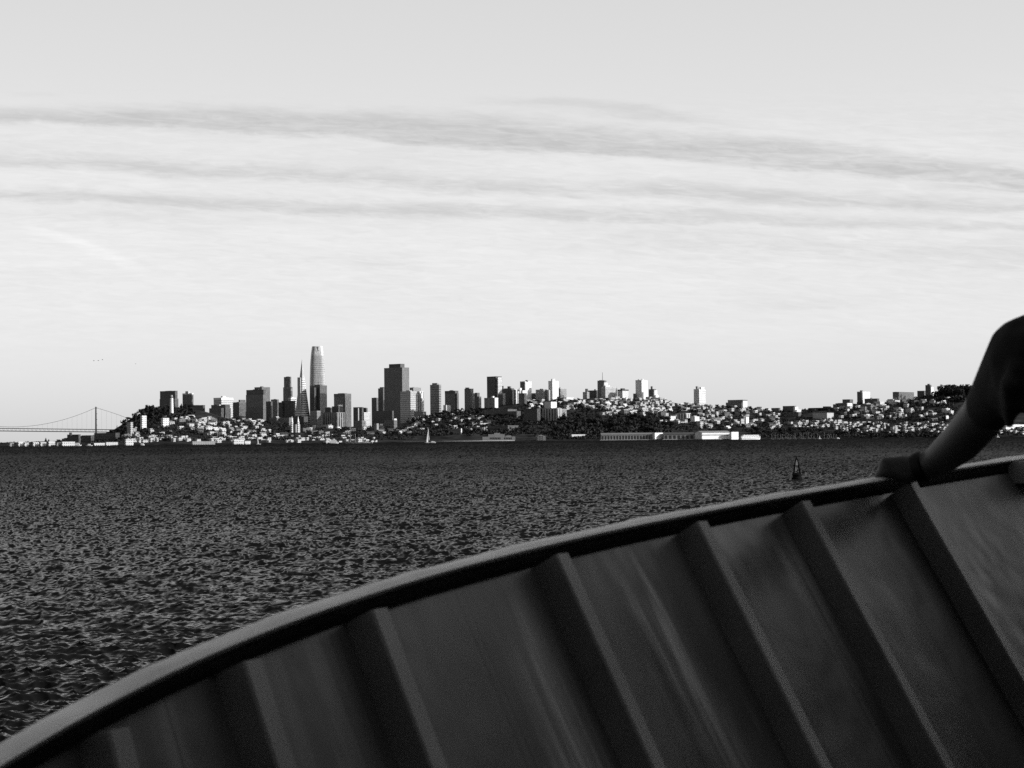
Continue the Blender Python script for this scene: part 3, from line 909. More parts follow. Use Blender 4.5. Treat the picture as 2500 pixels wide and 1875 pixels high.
# ------------------------------------------------------------------ hillside houses
def house_mesh(kind):
    mb = MB()
    if kind == 0:                                    # flat roofed cube with a stair hut
        mb.prism([(-.5, -.5), (.5, -.5), (.5, .5), (-.5, .5)], -.6, 1.0)
        mb.prism([(.0, -.2), (.3, -.2), (.3, .2), (.0, .2)], 1.0, 1.22)
    elif kind == 1:                                  # gable
        mb.prism([(-.5, -.5), (.5, -.5), (.5, .5), (-.5, .5)], -.6, .7, cap=False)
        mb.face([(-.55, -.55, .68), (.55, -.55, .68), (.55, 0, 1.08), (-.55, 0, 1.08)])
        mb.face([(-.55, .55, .68), (.55, .55, .68), (.55, 0, 1.08), (-.55, 0, 1.08)])
        mb.face([(.5, -.5, .7), (.5, .5, .7), (.5, 0, 1.05)]); mb.face([(-.5, -.5, .7), (-.5, .5, .7), (-.5, 0, 1.05)])
    elif kind == 2:                                  # stepped down the slope
        mb.prism([(-.5, -.1), (.5, -.1), (.5, .5), (-.5, .5)], -.6, 1.0)
        mb.prism([(-.4, -.5), (.45, -.5), (.45, -.1), (-.4, -.1)], -.6, .6)
    else:                                            # row of bays
        for k in range(3):
            x = -.5 + k / 3
            mb.prism([(x, -.5), (x + .3, -.5), (x + .3, .5), (x, .5)], -.6, .85 + .08 * ((k * 7) % 3))
            mb.prism([(x + .05, -.6), (x + .25, -.6), (x + .25, -.5), (x + .05, -.5)], -.6, .7)
    me_o = mb.build('house', M['house'])
    me = me_o.data
    for l in me.uv_layers[0].data: l.uv = (l.uv[0] * 14, l.uv[1] * 12)
    bpy.data.objects.remove(me_o)
    return me


HM = [house_mesh(k) for k in range(4)]
KIND = ['flat roofed', 'gabled', 'stepped', 'bay fronted']
# (phrase, x0, x1, y0, y1, count, width m, share of pale houses)
CLUSTERS = [
    ('on the left hill just below the fluted column', 392, 530, 1020, 1040, 26, 14, .75),
    ('scattered low on the left hill flank', 300, 430, 1044, 1070, 22, 11, .4),
    ('in the bright rows below the broad dark tower', 440, 640, 1026, 1054, 64, 12, .7),
    ('on the dim slope left of the church spires', 480, 700, 1048, 1068, 36, 13, .22),
    ('along the left waterfront street', 300, 640, 1067, 1079, 60, 10, .6),
    ('along the wharves below the pyramid tower', 640, 920, 1064, 1081, 60, 9, .45),
    ('in the dim flats below the tallest dark tower', 740, 1010, 1042, 1062, 40, 14, .14),
    ('among trees behind the sailing yacht', 1000, 1200, 1014, 1056, 54, 11, .42),
    ('on the crest right of the stepped white tower', 1380, 1500, 978, 1000, 36, 13, .65),
    ('crowding the bright crest below the tall white slab', 1470, 1640, 974, 1016, 104, 13, .78),
    ('below the lone ornamental white tower', 1610, 1740, 986, 1036, 64, 13, .65),
    ('above the white pier shed on the saddle slope', 1700, 1900, 1004, 1046, 70, 13, .5),
    ('on the saddle skyline beside the broad brown block', 1600, 1890, 984, 1004, 30, 12, .45),
    ('above the marina masts', 1880, 2080, 1030, 1048, 50, 11, .6),
    ('in the small bright rows below the right hill blocks', 2050, 2345, 1034, 1058, 170, 8.5, .65),
    ('between the tall blocks of the right hill', 2040, 2320, 974, 1028, 90, 15, .4),
    ('under the arm at the right edge', 2430, 2500, 1044, 1060, 30, 9, .6),
    ('on the crest between the middle towers', 1290, 1390, 976, 1004, 26, 12, .6),
]
HOUSES = []
for ci, (ph, x0, x1, y0, y1, n, w0, pale) in enumerate(CLUSTERS):
    for k in range(n):
        px, py = R.uniform(x0, x1), R.uniform(y0, y1)
        p = on_ground(px, py)
        isp = R.random() < pale
        w = w0 * (1 if isp else 1.25)
        sz = (w * R.uniform(.5, 1.5), w * R.uniform(.55, 1.2), R.uniform(5, 11) * (w / 14))
        HOUSES.append((sz[0] * sz[2] * (1.8 if isp else 1), ci, p, sz, isp, R.randrange(4), math.radians(40 + R.uniform(-9, 9))))
HOUSES.sort(key=lambda h: -h[0])
rest = MB()
for i, (s, ci, p, sz, isp, kd, rz) in enumerate(HOUSES):
    if i < 295:
        col = R.uniform(.5, .85) if isp else R.uniform(.06, .2)
        o = put('house', HM[kd], p, col, None, sz, rz)
        # the mesh is a unit house: u runs along -y and x so turn it to the street grid
        tag(o, '%s %s house %s' % ('pale' if isp else 'dull grey', KIND[kd], CLUSTERS[ci][0]), 'house',
            '%s %s houses %s' % ('pale' if isp else 'dull', KIND[kd], CLUSTERS[ci][0]))
    else:
        c, s_ = math.cos(rz), math.sin(rz)
        ft = [(p.x + (a * sz[0] * c - b * sz[1] * s_), p.y + (a * sz[0] * s_ + b * sz[1] * c)) for a, b in ((-.5, -.5), (.5, -.5), (.5, .5), (-.5, .5))]
        rest.prism(ft, p.z - 4, p.z + sz[2])
o = rest.build('small_houses', M['house'], None, .5)
tag(o, 'mass of tiny far houses filling the slopes between the larger ones', 'houses', kind='stuff')

# ------------------------------------------------------------------ trees
def crown_mesh(kind, seed):
    r = random.Random(seed)
    mb = MB()
    blobs = []
    if kind == 'round':
        for k in range(9):
            a = r.uniform(0, 6.28); rr = r.uniform(.1, .3)
            blobs.append((rr * math.cos(a), rr * math.sin(a), r.uniform(.35, .78), r.uniform(.16, .26)))
    elif kind == 'umbrella':
        for k in range(8):
            a = r.uniform(0, 6.28); rr = r.uniform(.1, .42)
            blobs.append((rr * math.cos(a), rr * math.sin(a), r.uniform(.62, .86) - rr * .15, r.uniform(.14, .2)))
    else:
        for k in range(9):
            z = .15 + .8 * k / 8
            blobs.append((r.uniform(-.05, .05), r.uniform(-.05, .05), z, .05 + .26 * (1 - z)))
    for bx, by, bz, br in blobs:
        for k in range(46):
            v = Vector((r.gauss(0, 1), r.gauss(0, 1), r.gauss(0, 1))).normalized() * br * r.uniform(.55, 1.08)
            n = (v.normalized() + Vector((r.uniform(-.6, .6), r.uniform(-.6, .6), r.uniform(-.3, .9)))).normalized()
            a = n.orthogonal().normalized() * br * r.uniform(.22, .42); b = n.cross(a) * r.uniform(.6, 1.1)
            c = Vector((bx, by, bz)) + v
            mb.face([c - a, c - b * .8, c + a * .9, c + b])
    o = mb.build('crown', M['foliage']); me = o.data; bpy.data.objects.remove(o)
    mb = MB()
    mb.tube([(0, 0, -.15), (.01, 0, .3), (.03, .01, .7)], [.035, .025, .012], 6)
    for k in range(4):
        a = r.uniform(0, 6.28)
        mb.tube([(.01, 0, .35 + .06 * k), (.18 * math.cos(a), .18 * math.sin(a), .6 + .05 * k)], [.014, .006], 5)
    o = mb.build('trunk', M['trunk']); mt = o.data; bpy.data.objects.remove(o)
    return me, mt


CR = {k: [crown_mesh(k, 11 * i + j) for i in range(3)] for j, k in enumerate(('round', 'umbrella', 'conical'))}


def tree(px, py, h, w, kind, label, group=None, Y=None):
    p = on_ground(px, py) if Y is None else at(px, py, Y)
    root = empty('tree', p, label, 'tree', group)
    me, mt = CR[kind][R.randrange(3)]
    rz = R.uniform(0, 6.28)
    put('crown', me, (0, 0, 0), None, root, (w / .8, w / .8, h), rz)
    put('trunk', mt, (0, 0, 0), None, root, (h, h, h), rz)
    return root


for (px, py, h, w, lab) in ((332, 1031, 30, 20, 'umbrella pine leaning over the bridge cable end, lowest on the left crest'),
                            (344, 1022, 32, 24, 'umbrella pine second up the left crest'),
                            (352, 1018, 30, 18, 'slim umbrella pine between the second and the tallest on the left crest'),
                            (363, 1016, 38, 22, 'tallest umbrella pine on the left crest'),
                            (378, 1014, 30, 26, 'broad umbrella pine nearest the dark slab tower')):
    tree(px, py, h, w, 'umbrella', lab)
for (px, py, h, w, lab) in ((286, 1060, 26, 9, 'pointed dark conifer at the left foot of the hill'),
                            (112, 1080, 14, 13, 'dark conical tree behind the white pier houses'),
                            (119, 1080, 10, 12, 'smaller dark tree right of the conical tree behind the piers'),
                            (143, 1079, 8, 13, 'low bushy tree behind the left piers')):
    tree(px, py, h, w, 'conical' if 'coni' in lab else 'round', lab)
TREES = [
    ('round tree on the wooded hilltop round the fluted column', 'trees on the fluted column hilltop', 366, 470, 1001, 1020, 34, 19, 24),
    ('dark tree on the shoulder left of the hilltop, among houses', 'trees on the left hill shoulder', 300, 395, 1020, 1066, 22, 12, 16),
    ('dark full crowned tree of the big grove behind the long pier sheds', 'grove trees behind the pier sheds', 1352, 1640, 1030, 1060, 46, 22, 26),
    ('tall dark tree crown at the top edge of the big grove', 'trees on the upper edge of the grove', 1350, 1590, 1018, 1032, 18, 20, 22),
    ('dark tree on the wooded crest beside the arm', 'trees on the right crest', 2296, 2392, 956, 974, 34, 30, 27),
    ('rounded dark tree in the line along the marina shore', 'trees along the marina shore', 1812, 2090, 1052, 1066, 20, 15, 24),
    ('dark shore tree below the small bright house rows', 'shore trees below the bright house rows', 2090, 2345, 1059, 1067, 22, 10, 22),
    ('dark tree on the middle slope behind the sailing yacht', 'trees on the middle slope', 1010, 1270, 1005, 1060, 34, 14, 18),
    ('dark tree between the crest houses under the tall towers', 'trees between the crest houses', 1290, 1480, 978, 1006, 18, 15, 16),
    ('dark tree in the saddle between pale houses', 'trees in the saddle', 1640, 1990, 990, 1046, 34, 12, 15),
    ('dark tree on the right hill between apartment blocks', 'trees on the right hill', 2060, 2330, 985, 1050, 26, 13, 16),
    ('dark low tree among the dim flats and wharves', 'trees in the dim flats', 560, 1010, 1042, 1064, 30, 11, 14),
]
for lab, g, x0, x1, y0, y1, n, h, w in TREES:
    for k in range(n):
        tree(R.uniform(x0, x1), R.uniform(y0, y1), h * R.uniform(.7, 1.15), w * R.uniform(.75, 1.2), 'round' if R.random() < .85 else 'conical', lab, g)


for px, py, h, w in ((262, 1066, 14, 14), (272, 1063, 18, 13), (294, 1057, 15, 15), (301, 1050, 16, 13), (312, 1043, 15, 14), (320, 1038, 14, 12)):
    tree(px, py, h, w, 'round', 'dark tree on the steep left foot of the hill near the bridge tower', 'trees on the steep left foot')


def woodland():
    mb = MB()
    areas = [(1350, 1640, 1034, 1064, 260, 9), (350, 465, 1003, 1024, 220, 9), (300, 700, 1024, 1076, 420, 5.5), (2290, 2420, 958, 980, 160, 9), (2050, 2330, 962, 1000, 120, 5),
             (1000, 1350, 1000, 1066, 420, 6.5), (1640, 2100, 990, 1060, 420, 5), (2050, 2345, 985, 1066, 380, 4.5), (640, 1010, 1042, 1074, 300, 5),
             (1280, 1640, 976, 1030, 260, 5), (1340, 1470, 1060, 1073, 120, 5), (1820, 2345, 1062, 1069, 240, 5), (2430, 2500, 1040, 1064, 60, 5),
             (150, 310, 1064, 1082, 120, 5), (-200, 150, 1081, 1086, 60, 4)]
    for x0, x1, y0, y1, n, s in areas:
        for k in range(int(n * 1.6)):
            p = on_ground(R.uniform(x0, x1), R.uniform(y0, y1))
            q = s * R.uniform(.6, 1.3)
            for j in range(12):
                v = Vector((R.gauss(0, .7), R.gauss(0, .7), R.uniform(0, 1.0))) * q
                a = Vector((R.gauss(0, 1), R.gauss(0, 1), R.gauss(0, .6))).normalized() * q * .5
                b = Vector((R.gauss(0, 1), R.gauss(0, 1), R.gauss(0, 1))).cross(a).normalized() * q * .4
                c = p + v
                mb.face([c - a, c - b, c + a, c + b])
    o = mb.build('woodland', M['foliage'])
    tag(o, 'dark scrub and street trees filling the slopes between the houses', 'woodland', kind='stuff')
woodland()

# ------------------------------------------------------------------ birds
def bird(px, py, Y, label, group, sc=1.0):
    p = at(px, py, Y)
    root = empty('bird', p, label, 'bird', group, 0.5)
    mb = MB()
    o0 = Vector(p)
    mb.tube([(p.x - .3 * sc, p.y, p.z), (p.x - .1 * sc, p.y, p.z + .02), (p.x + .2 * sc, p.y, p.z), (p.x + .36 * sc, p.y, p.z)], [.02, .09 * sc, .07 * sc, .015], 6)
    mb.build('body', M['dark'], root)
    for s in (-1, 1):
        mb = MB()
        a, b, c, d = (p.x - .1 * sc, p.y, p.z + .03), (p.x + .14 * sc, p.y, p.z + .03), (p.x + .1 * sc, p.y + s * .45 * sc, p.z + .22 * sc), (p.x - .02 * sc, p.y + s * .45 * sc, p.z + .22 * sc)
        e = (p.x - .08 * sc, p.y + s * .95 * sc, p.z + .1 * sc)
        mb.face([a, b, c, d]); mb.face([d, c, e])
        mb.build('wing', M['dark'], root)


for px, py in ((229, 881), (240, 880.5), (250, 878.5)):
    bird(px, py, 900, 'small dark bird in the row of three flying left above the bridge', 'three birds in a row', 1.1)
bird(331, 888.5, 950, 'faint lone bird right of the row of three birds', None, .9)

# ------------------------------------------------------------------ buoy
def buoy():
    Y = 310.0
    k = Y / FPX
    p = at(1946, 1176, Y)
    p.z = 0
    root = empty('channel_buoy', p, 'dark channel buoy with lattice tower floating beyond the rail', 'buoy')
    z = lambda y: zat(1946, y, Y)
    mb = MB(); lathe(mb, p.x, p.y, [(12.5 * k, -.6), (13.6 * k, .1), (13.2 * k, z(1166)), (11 * k, z(1164)), (10.5 * k, z(1161)), (.01, z(1160.5))], 24)
    mb.build('float', M['buoydark'], root)
    mb = MB(); lathe(mb, p.x, p.y, [(12.6 * k, z(1161)), (12.9 * k, z(1158)), (9 * k, z(1157)), (6.5 * k, z(1154.5)), (.01, z(1154))], 20)
    mb.build('collar', M['buoydark'], root)
    top = Vector((p.x - .5 * k, p.y, z(1121)))
    ft = [(8.5, -5), (8.5, 5), (-8.5, 5), (-8.5, -5)]
    for a, b in ft:
        mb = MB(); mb.tube([(p.x + a * k, p.y + b * k, z(1160)), (top.x + a * k * .22, top.y + b * k * .22, top.z)], .10, 6)
        mb.build('leg', M['buoydark'], root)
    for y, w in ((1137, .52), (1150, .85)):
        mb = MB()
        for i in range(4):
            a, b = ft[i], ft[(i + 1) % 4]
            mb.tube([(p.x + a[0] * k * w, p.y + a[1] * k * w, z(y)), (p.x + b[0] * k * w, p.y + b[1] * k * w, z(y))], .05, 6)
        mb.build('ring', M['buoydark'], root)
    for (y0, y1, w0, w1, s) in ((1136, 1123, 3.6, 2.4, 0), (1153, 1138, 3.0, 2.2, -3.2)):
        mb = MB()
        mb.prism([(p.x + (s - w0) * k, p.y - 4 * k), (p.x + (s + w0 * .6) * k, p.y - 4 * k), (p.x + (s + w0 * .6) * k, p.y - 3 * k), (p.x + (s - w0) * k, p.y - 3 * k)], z(y0), z(y1),
                 [(p.x + (s * .5 - w1) * k, p.y - 2 * k), (p.x + (s * .5 + w1 * .6) * k, p.y - 2 * k), (p.x + (s * .5 + w1 * .6) * k, p.y - 1 * k), (p.x + (s * .5 - w1) * k, p.y - 1 * k)])
        mb.build('radar_panel', M['buoypale'], root)
    mb = MB(); lathe(mb, top.x, top.y, [(2.8 * k, z(1122)), (2.8 * k, z(1119.5)), (1.5 * k, z(1119)), (1.3 * k, z(1116)), (.01, z(1115))], 12)
    mb.build('lantern', M['buoydark'], root)
buoy()

# ------------------------------------------------------------------ water
WAVES = []
rw = np.random.RandomState(5)
for lam, n, sl in ((15, 4, .008), (8, 5, .011), (4.6, 6, .018), (2.7, 9, .020), (1.6, 12, .028), (1.0, 16, .050), (.6, 18, .080), (.38, 18, .090), (.25, 14, .075)):
    for i in range(n):
        l = lam * rw.uniform(.72, 1.4)
        th = math.radians(rw.normal(252, 27))          # wind chop running towards the ferry from the right
        WAVES.append((2 * math.pi / l * math.cos(th), 2 * math.pi / l * math.sin(th), rw.uniform(0, 6.28), sl * rw.uniform(.6, 1.3), l))


def make_water():
    f1 = 1889.0
    rad = [6.0, 12.0, 20.0, 27.0]
    q = f1 * CAMZ / 30.0
    while q > 2.45:
        rad.append(f1 * CAMZ / q); q -= .46
    rad += [6000.0, 8000.0, 12000.0, 25000.0, 70000.0]
    rad = np.array(rad)
    th = np.concatenate([np.linspace(-180, -21, 40), np.linspace(-20, 20, 1050), np.linspace(21, 180, 40)[:-1]])
    th = np.radians(th)
    r_, t_ = np.meshgrid(rad, th, indexing='ij')
    x = r_ * np.sin(t_); y = r_ * np.cos(t_)
    z = np.zeros_like(x); dx = np.zeros_like(x); dy = np.zeros_like(x); gx = np.zeros_like(x); gy = np.zeros_like(x)
    # gusts: patches where the chop stands higher, from wave groups to wide cat's paws
    gp = (1 + .18 * np.sin(x * .13 + 1.6 * np.sin(y * .05)) * np.sin(y * .10 + 1.4 * np.sin(x * .045))
          + .30 * np.sin(x * .021 + 2.2 * np.sin(y * .006 + x * .004)) * np.sin(y * .013 + 1.9 * np.sin(x * .011))
          + .34 * np.sin(y * .0042 + 1.5 * np.sin(x * .0031 + y * .0012)))
    drow = np.gradient(rad)[:, None] * np.ones_like(x)
    for kx, ky, ph, sl, l in WAVES:
        k = math.hypot(kx, ky); a = sl / k
        fade = np.clip(1.7 - drow / (l * .5), 0, 1)
        p = kx * x + ky * y + ph
        s, c = np.sin(p), np.cos(p)
        z += a * fade * gp * s
        dx += .9 * a * fade * gp * kx / k * c
        dy += .9 * a * fade * gp * ky / k * c
        gx += sl * gp * kx / k * c
        gy += sl * gp * ky / k * c
    x = x + dx; y = y + dy
    n1, n2 = x.shape
    V = np.stack([x, y, z], -1).reshape(-1, 3).astype(np.float32)
    i = np.arange((n1 - 1) * n2).reshape(n1 - 1, n2)
    j = np.roll(i, -1, axis=1)
    F = np.stack([i, j, j + n2, i + n2], -1).reshape(-1, 4)
    me = bpy.data.meshes.new('water')
    me.vertices.add(len(V)); me.vertices.foreach_set('co', V.ravel())
    me.loops.add(F.size); me.loops.foreach_set('vertex_index', F.ravel().astype(np.int32))
    me.polygons.add(len(F))
    me.polygons.foreach_set('loop_start', np.arange(0, F.size, 4, dtype=np.int32))
    me.polygons.foreach_set('loop_total', np.full(len(F), 4, dtype=np.int32))
    me.polygons.foreach_set('use_smooth', np.ones(len(F), dtype=bool))
    at_ = me.attributes.new('slope', 'FLOAT_VECTOR', 'POINT')
    at_.data.foreach_set('vector', np.stack([-gx, -gy, np.ones_like(gx)], -1).reshape(-1).astype(np.float32))
    me.update()
    m, nt, b = nodes('bay water')
    out = nt.nodes['Material Output']
    nt.nodes.remove(b)
    at2 = N(nt, 'ShaderNodeAttribute', attribute_name='slope')
    # ripples finer than the mesh
    tc = N(nt, 'ShaderNodeTexCoord')
    mp = N(nt, 'ShaderNodeMapping'); mp.inputs['Scale'].default_value = (3.2, 4.6, 3.2); mp.inputs['Rotation'].default_value = (0, 0, .8)
    nt.links.new(tc.outputs['Object'], mp.inputs[0])
    nz = N(nt, 'ShaderNodeTexNoise'); nz.inputs['Scale'].default_value = 1; nz.inputs['Detail'].default_value = 3
    nt.links.new(mp.outputs[0], nz.inputs['Vector'])
    v1 = N(nt, 'ShaderNodeVectorMath', operation='SUBTRACT'); v1.inputs[1].default_value = (.5, .5, .5)
    nt.links.new(nz.outputs['Color'], v1.inputs[0])
    v2 = N(nt, 'ShaderNodeVectorMath', operation='MULTIPLY'); v2.inputs[1].default_value = (WRIP, WRIP, 0)
    nt.links.new(v1.outputs[0], v2.inputs[0])
    v3 = N(nt, 'ShaderNodeVectorMath', operation='ADD')
    nt.links.new(at2.outputs['Vector'], v3.inputs[0]); nt.links.new(v2.outputs[0], v3.inputs[1])
    nrm = N(nt, 'ShaderNodeVectorMath', operation='NORMALIZE')
    nt.links.new(v3.outputs[0], nrm.inputs[0])
    geo = N(nt, 'ShaderNodeNewGeometry')
    dt = N(nt, 'ShaderNodeVectorMath', operation='DOT_PRODUCT')
    nt.links.new(nrm.outputs[0], dt.inputs[0]); nt.links.new(geo.outputs['Incoming'], dt.inputs[1])
    c = math_(nt, 'MINIMUM', math_(nt, 'ABSOLUTE', dt.outputs['Value']), 1.0)
    f = math_(nt, 'POWER', math_(nt, 'SUBTRACT', 1.0, c), WF[1])
    # wave crests hide one another the flatter the view (masking of a rough sea)
    sz = N(nt, 'ShaderNodeSeparateXYZ'); nt.links.new(geo.outputs['Incoming'], sz.inputs[0])
    dp = math_(nt, 'ABSOLUTE', sz.outputs[2])
    g = math_(nt, 'ADD', WF[2], math_(nt, 'DIVIDE', dp, math_(nt, 'ADD', dp, WF[3])))
    fac = math_(nt, 'ADD', math_(nt, 'MULTIPLY', math_(nt, 'MULTIPLY', f, g), WF[0]), .004, clamp=True)
    df = N(nt, 'ShaderNodeBsdfDiffuse'); df.inputs['Color'].default_value = grey(.010)
    gl = N(nt, 'ShaderNodeBsdfGlossy'); gl.inputs['Roughness'].default_value = .15
    gl.inputs['Color'].default_value = grey(1)
    nt.links.new(nrm.outputs[0], gl.inputs['Normal'])
    mx = N(nt, 'ShaderNodeMixShader')
    nt.links.new(fac, mx.inputs[0]); nt.links.new(df.outputs[0], mx.inputs[1]); nt.links.new(gl.outputs[0], mx.inputs[2])
    nt.links.new(mx.outputs[0], out.inputs['Surface'])
    me.materials.append(m)
    o = bpy.data.objects.new('water', me); COL.objects.link(o)
    tag(o, 'dark choppy bay water between the ferry and the city', kind='structure')


WRIP = .55
WF = (1.95, 4.9, .0, .20)          # strength, falloff, floor and knee of the mirror share
make_water()

# ------------------------------------------------------------------ ferry bow bulwark
M['cap'] = plain('weathered rail cap paint', .82, .55, .18, 5)
M['shade_strip'] = plain('rail shade strip', .008, .6, .3, 6, spec=.2)  # near-black strip standing in for the shade under the rail cap
M['wheel'] = plain('ferry house paint', .35, .6, .1, 1)
M['edge'] = plain('rail edge paint', .16, .6, .3, 9)
M['rib'] = plain('rib paint', .19, .5, .22, 7, spec=.3)
M['deck'] = plain('deck coating', .06, .85, .3, 2)


def bulwark_mat():
    m, nt, b = nodes('bulwark paint')
    b.inputs['Specular IOR Level'].default_value = .22
    tc = N(nt, 'ShaderNodeTexCoord')
    uv = N(nt, 'ShaderNodeUVMap', uv_map='metres')
    mp = N(nt, 'ShaderNodeMapping'); mp.inputs['Scale'].default_value = (9, 1.4, 1)
    nt.links.new(uv.outputs[0], mp.inputs[0])
    nz = N(nt, 'ShaderNodeTexNoise'); nz.inputs['Scale'].default_value = 1.6; nz.inputs['Detail'].default_value = 7; nz.inputs['Distortion'].default_value = .8
    nt.links.new(mp.outputs[0], nz.inputs['Vector'])
    nb = N(nt, 'ShaderNodeTexNoise'); nb.inputs['Scale'].default_value = 3.2; nb.inputs['Detail'].default_value = 3
    nt.links.new(tc.outputs['Object'], nb.inputs['Vector'])
    s = math_(nt, 'ADD', math_(nt, 'MULTIPLY', nz.outputs[0], .6), math_(nt, 'MULTIPLY', nb.outputs[0], .4))
    mr = N(nt, 'ShaderNodeMapRange')
    for k, v in (('From Min', .36), ('From Max', .66), ('To Min', BW[0]), ('To Max', BW[1])): mr.inputs[k].default_value = v
    nt.links.new(s, mr.inputs[0])
    def uvn(su, sv, det, seed, dist=0.0):
        m2 = N(nt, 'ShaderNodeMapping'); m2.inputs['Scale'].default_value = (su, sv, 1); m2.inputs['Location'].default_value = (seed, seed * .7, seed)
        nt.links.new(uv.outputs[0], m2.inputs[0])
        q = N(nt, 'ShaderNodeTexNoise'); q.inputs['Scale'].default_value = 1; q.inputs['Detail'].default_value = det; q.inputs['Distortion'].default_value = dist
        nt.links.new(m2.outputs[0], q.inputs['Vector'])
        return q.outputs[0]
    def ss(sock, a, c):
        q = N(nt, 'ShaderNodeMapRange', interpolation_type='SMOOTHSTEP')
        q.inputs['From Min'].default_value = a; q.inputs['From Max'].default_value = c
        nt.links.new(sock, q.inputs[0])
        return q.outputs[0]
    # pale streaks running down, thin scratches, dark drips
    pale_run = math_(nt, 'MULTIPLY', ss(uvn(16, .9, 5, 3.3, .4), .50, .74), ss(uvn(1.7, 1.6, 2, 9.1), .46, .62))
    fuzz = math_(nt, 'MULTIPLY', ss(uvn(30, 5, 6, 5.7, .8), .52, .72), ss(uvn(2.6, 3.2, 2, 1.9), .52, .66))
    scr = math_(nt, 'MULTIPLY', math_(nt, 'LESS_THAN', math_(nt, 'ABSOLUTE', math_(nt, 'SUBTRACT', uvn(3.0, .8, 2, 7.7, 1.5), .5)), .0022), ss(uvn(2, 2, 1, 4.4), .5, .6))
    sepu = N(nt, 'ShaderNodeSeparateXYZ'); nt.links.new(uv.outputs[0], sepu.inputs[0])
    def sheen_patch(u0, du, slant, sa, sb):
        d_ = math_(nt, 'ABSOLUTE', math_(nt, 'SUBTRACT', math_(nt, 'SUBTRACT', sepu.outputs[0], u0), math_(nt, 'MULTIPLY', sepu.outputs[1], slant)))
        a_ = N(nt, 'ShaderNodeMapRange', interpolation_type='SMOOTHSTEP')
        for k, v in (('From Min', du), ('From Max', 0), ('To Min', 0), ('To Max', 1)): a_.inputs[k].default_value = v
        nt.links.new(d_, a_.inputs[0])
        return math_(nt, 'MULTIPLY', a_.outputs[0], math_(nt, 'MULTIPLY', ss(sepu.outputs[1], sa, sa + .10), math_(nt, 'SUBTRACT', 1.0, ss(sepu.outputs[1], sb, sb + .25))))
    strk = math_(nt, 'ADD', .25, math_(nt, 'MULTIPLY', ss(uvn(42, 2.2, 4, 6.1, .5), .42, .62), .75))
    painted_sheen = None  # sheen and reflections on the plates, painted into the base colour
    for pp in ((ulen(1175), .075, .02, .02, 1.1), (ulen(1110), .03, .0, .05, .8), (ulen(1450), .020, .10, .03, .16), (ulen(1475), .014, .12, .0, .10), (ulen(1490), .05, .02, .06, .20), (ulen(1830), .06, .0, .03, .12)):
        k = sheen_patch(*pp)
        painted_sheen = k if painted_sheen is None else math_(nt, 'MAXIMUM', painted_sheen, k)
    painted_sheen = math_(nt, 'MULTIPLY', painted_sheen, strk)
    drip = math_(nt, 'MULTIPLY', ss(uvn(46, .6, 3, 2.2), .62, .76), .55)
    col_ = math_(nt, 'ADD', mr.outputs[0], math_(nt, 'ADD', math_(nt, 'MULTIPLY', pale_run, .12), math_(nt, 'ADD', math_(nt, 'MULTIPLY', fuzz, .07), math_(nt, 'ADD', math_(nt, 'MULTIPLY', scr, .02), math_(nt, 'MULTIPLY', painted_sheen, .30)))))
    col_ = math_(nt, 'MULTIPLY', col_, math_(nt, 'SUBTRACT', 1.0, drip))
    nt.links.new(col_, b.inputs['Base Color'])
    ro = N(nt, 'ShaderNodeMapRange')
    for k, v in (('From Min', .35), ('From Max', .65), ('To Min', .26), ('To Max', .46)): ro.inputs[k].default_value = v
    nt.links.new(nb.outputs[0], ro.inputs[0])
    nt.links.new(ro.outputs[0], b.inputs['Roughness'])
    bp = N(nt, 'ShaderNodeBump'); bp.inputs['Strength'].default_value = .5; bp.inputs['Distance'].default_value = .03
    nt.links.new(nb.outputs[0], bp.inputs['Height'])
    nt.links.new(bp.outputs[0], b.inputs['Normal'])
    return m


BW = (.068, .122)

XO = [-300, 50, 226, 450, 680, 900, 1130, 1356, 1582, 1810, 2035, 2390, 2475, 2800]
YO = [2005, 1785, 1688, 1586, 1497, 1427, 1362, 1305, 1260, 1221, 1181, 1126, 1114, 1072]
pO = np.polyfit(XO, YO, 5)
EDGE_H, SHADE_STRIP_H = .009, .022


def capw(x):
    return .037 - .0000035 * min(max(x, 0), 2800)
pD = np.polyfit([-300, 0, 678, 1356, 1808, 2150, 2475, 2800], [1.72, 1.9, 2.28, 2.75, 3.22, 3.7, 4.15, 4.6], 3)


def rail(x):
    return at(x, float(np.polyval(pO, x)), float(np.polyval(pD, x)))


def inward(x):
    t = rail(x + 20) - rail(x - 20); t.z = 0; t.normalize()
    return Vector((t.y, -t.x, 0)), t


def cap_pts(x):
    """outer top, inner top, bottom of the painted shade strip of the rail, at picture column x of the outer edge"""
    o = rail(x)
    i = o + inward(x)[0] * capw(x)
    return o, i, Vector((i.x, i.y, i.z - EDGE_H - SHADE_STRIP_H))


def wall_top(x):
    o, i, l = cap_pts(x)
    p = o * .75 + i * .25
    p.z -= .012
    return p


def ulen(x):
    xs = np.linspace(-300, 2800, 63)
    ps = [rail(v) for v in xs]
    return sum((b - a).length for a, b, v in zip(ps, ps[1:], xs) if v < x)


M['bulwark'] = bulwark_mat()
RIBS = [((266, 1815), (286, 1875)), ((597, 1630), (677, 1875)), ((912, 1502), (1080, 1875)), ((1360, 1366), (1577, 1875)),
        ((1704, 1290), (1989, 1875)), ((1959, 1236), (2314, 1875)), ((2222, 1198), (2500, 1653))]
RD = .046


def rib_solve(q, top):
    """column parameter whose rib edge starts at that picture column"""
    lo, hi = -280.0, 2790.0
    for _ in range(40):
        m = (lo + hi) / 2
        if proj(rib_edge(m, q, .026))[0] < top[0]: lo = m
        else: hi = m
    return lo


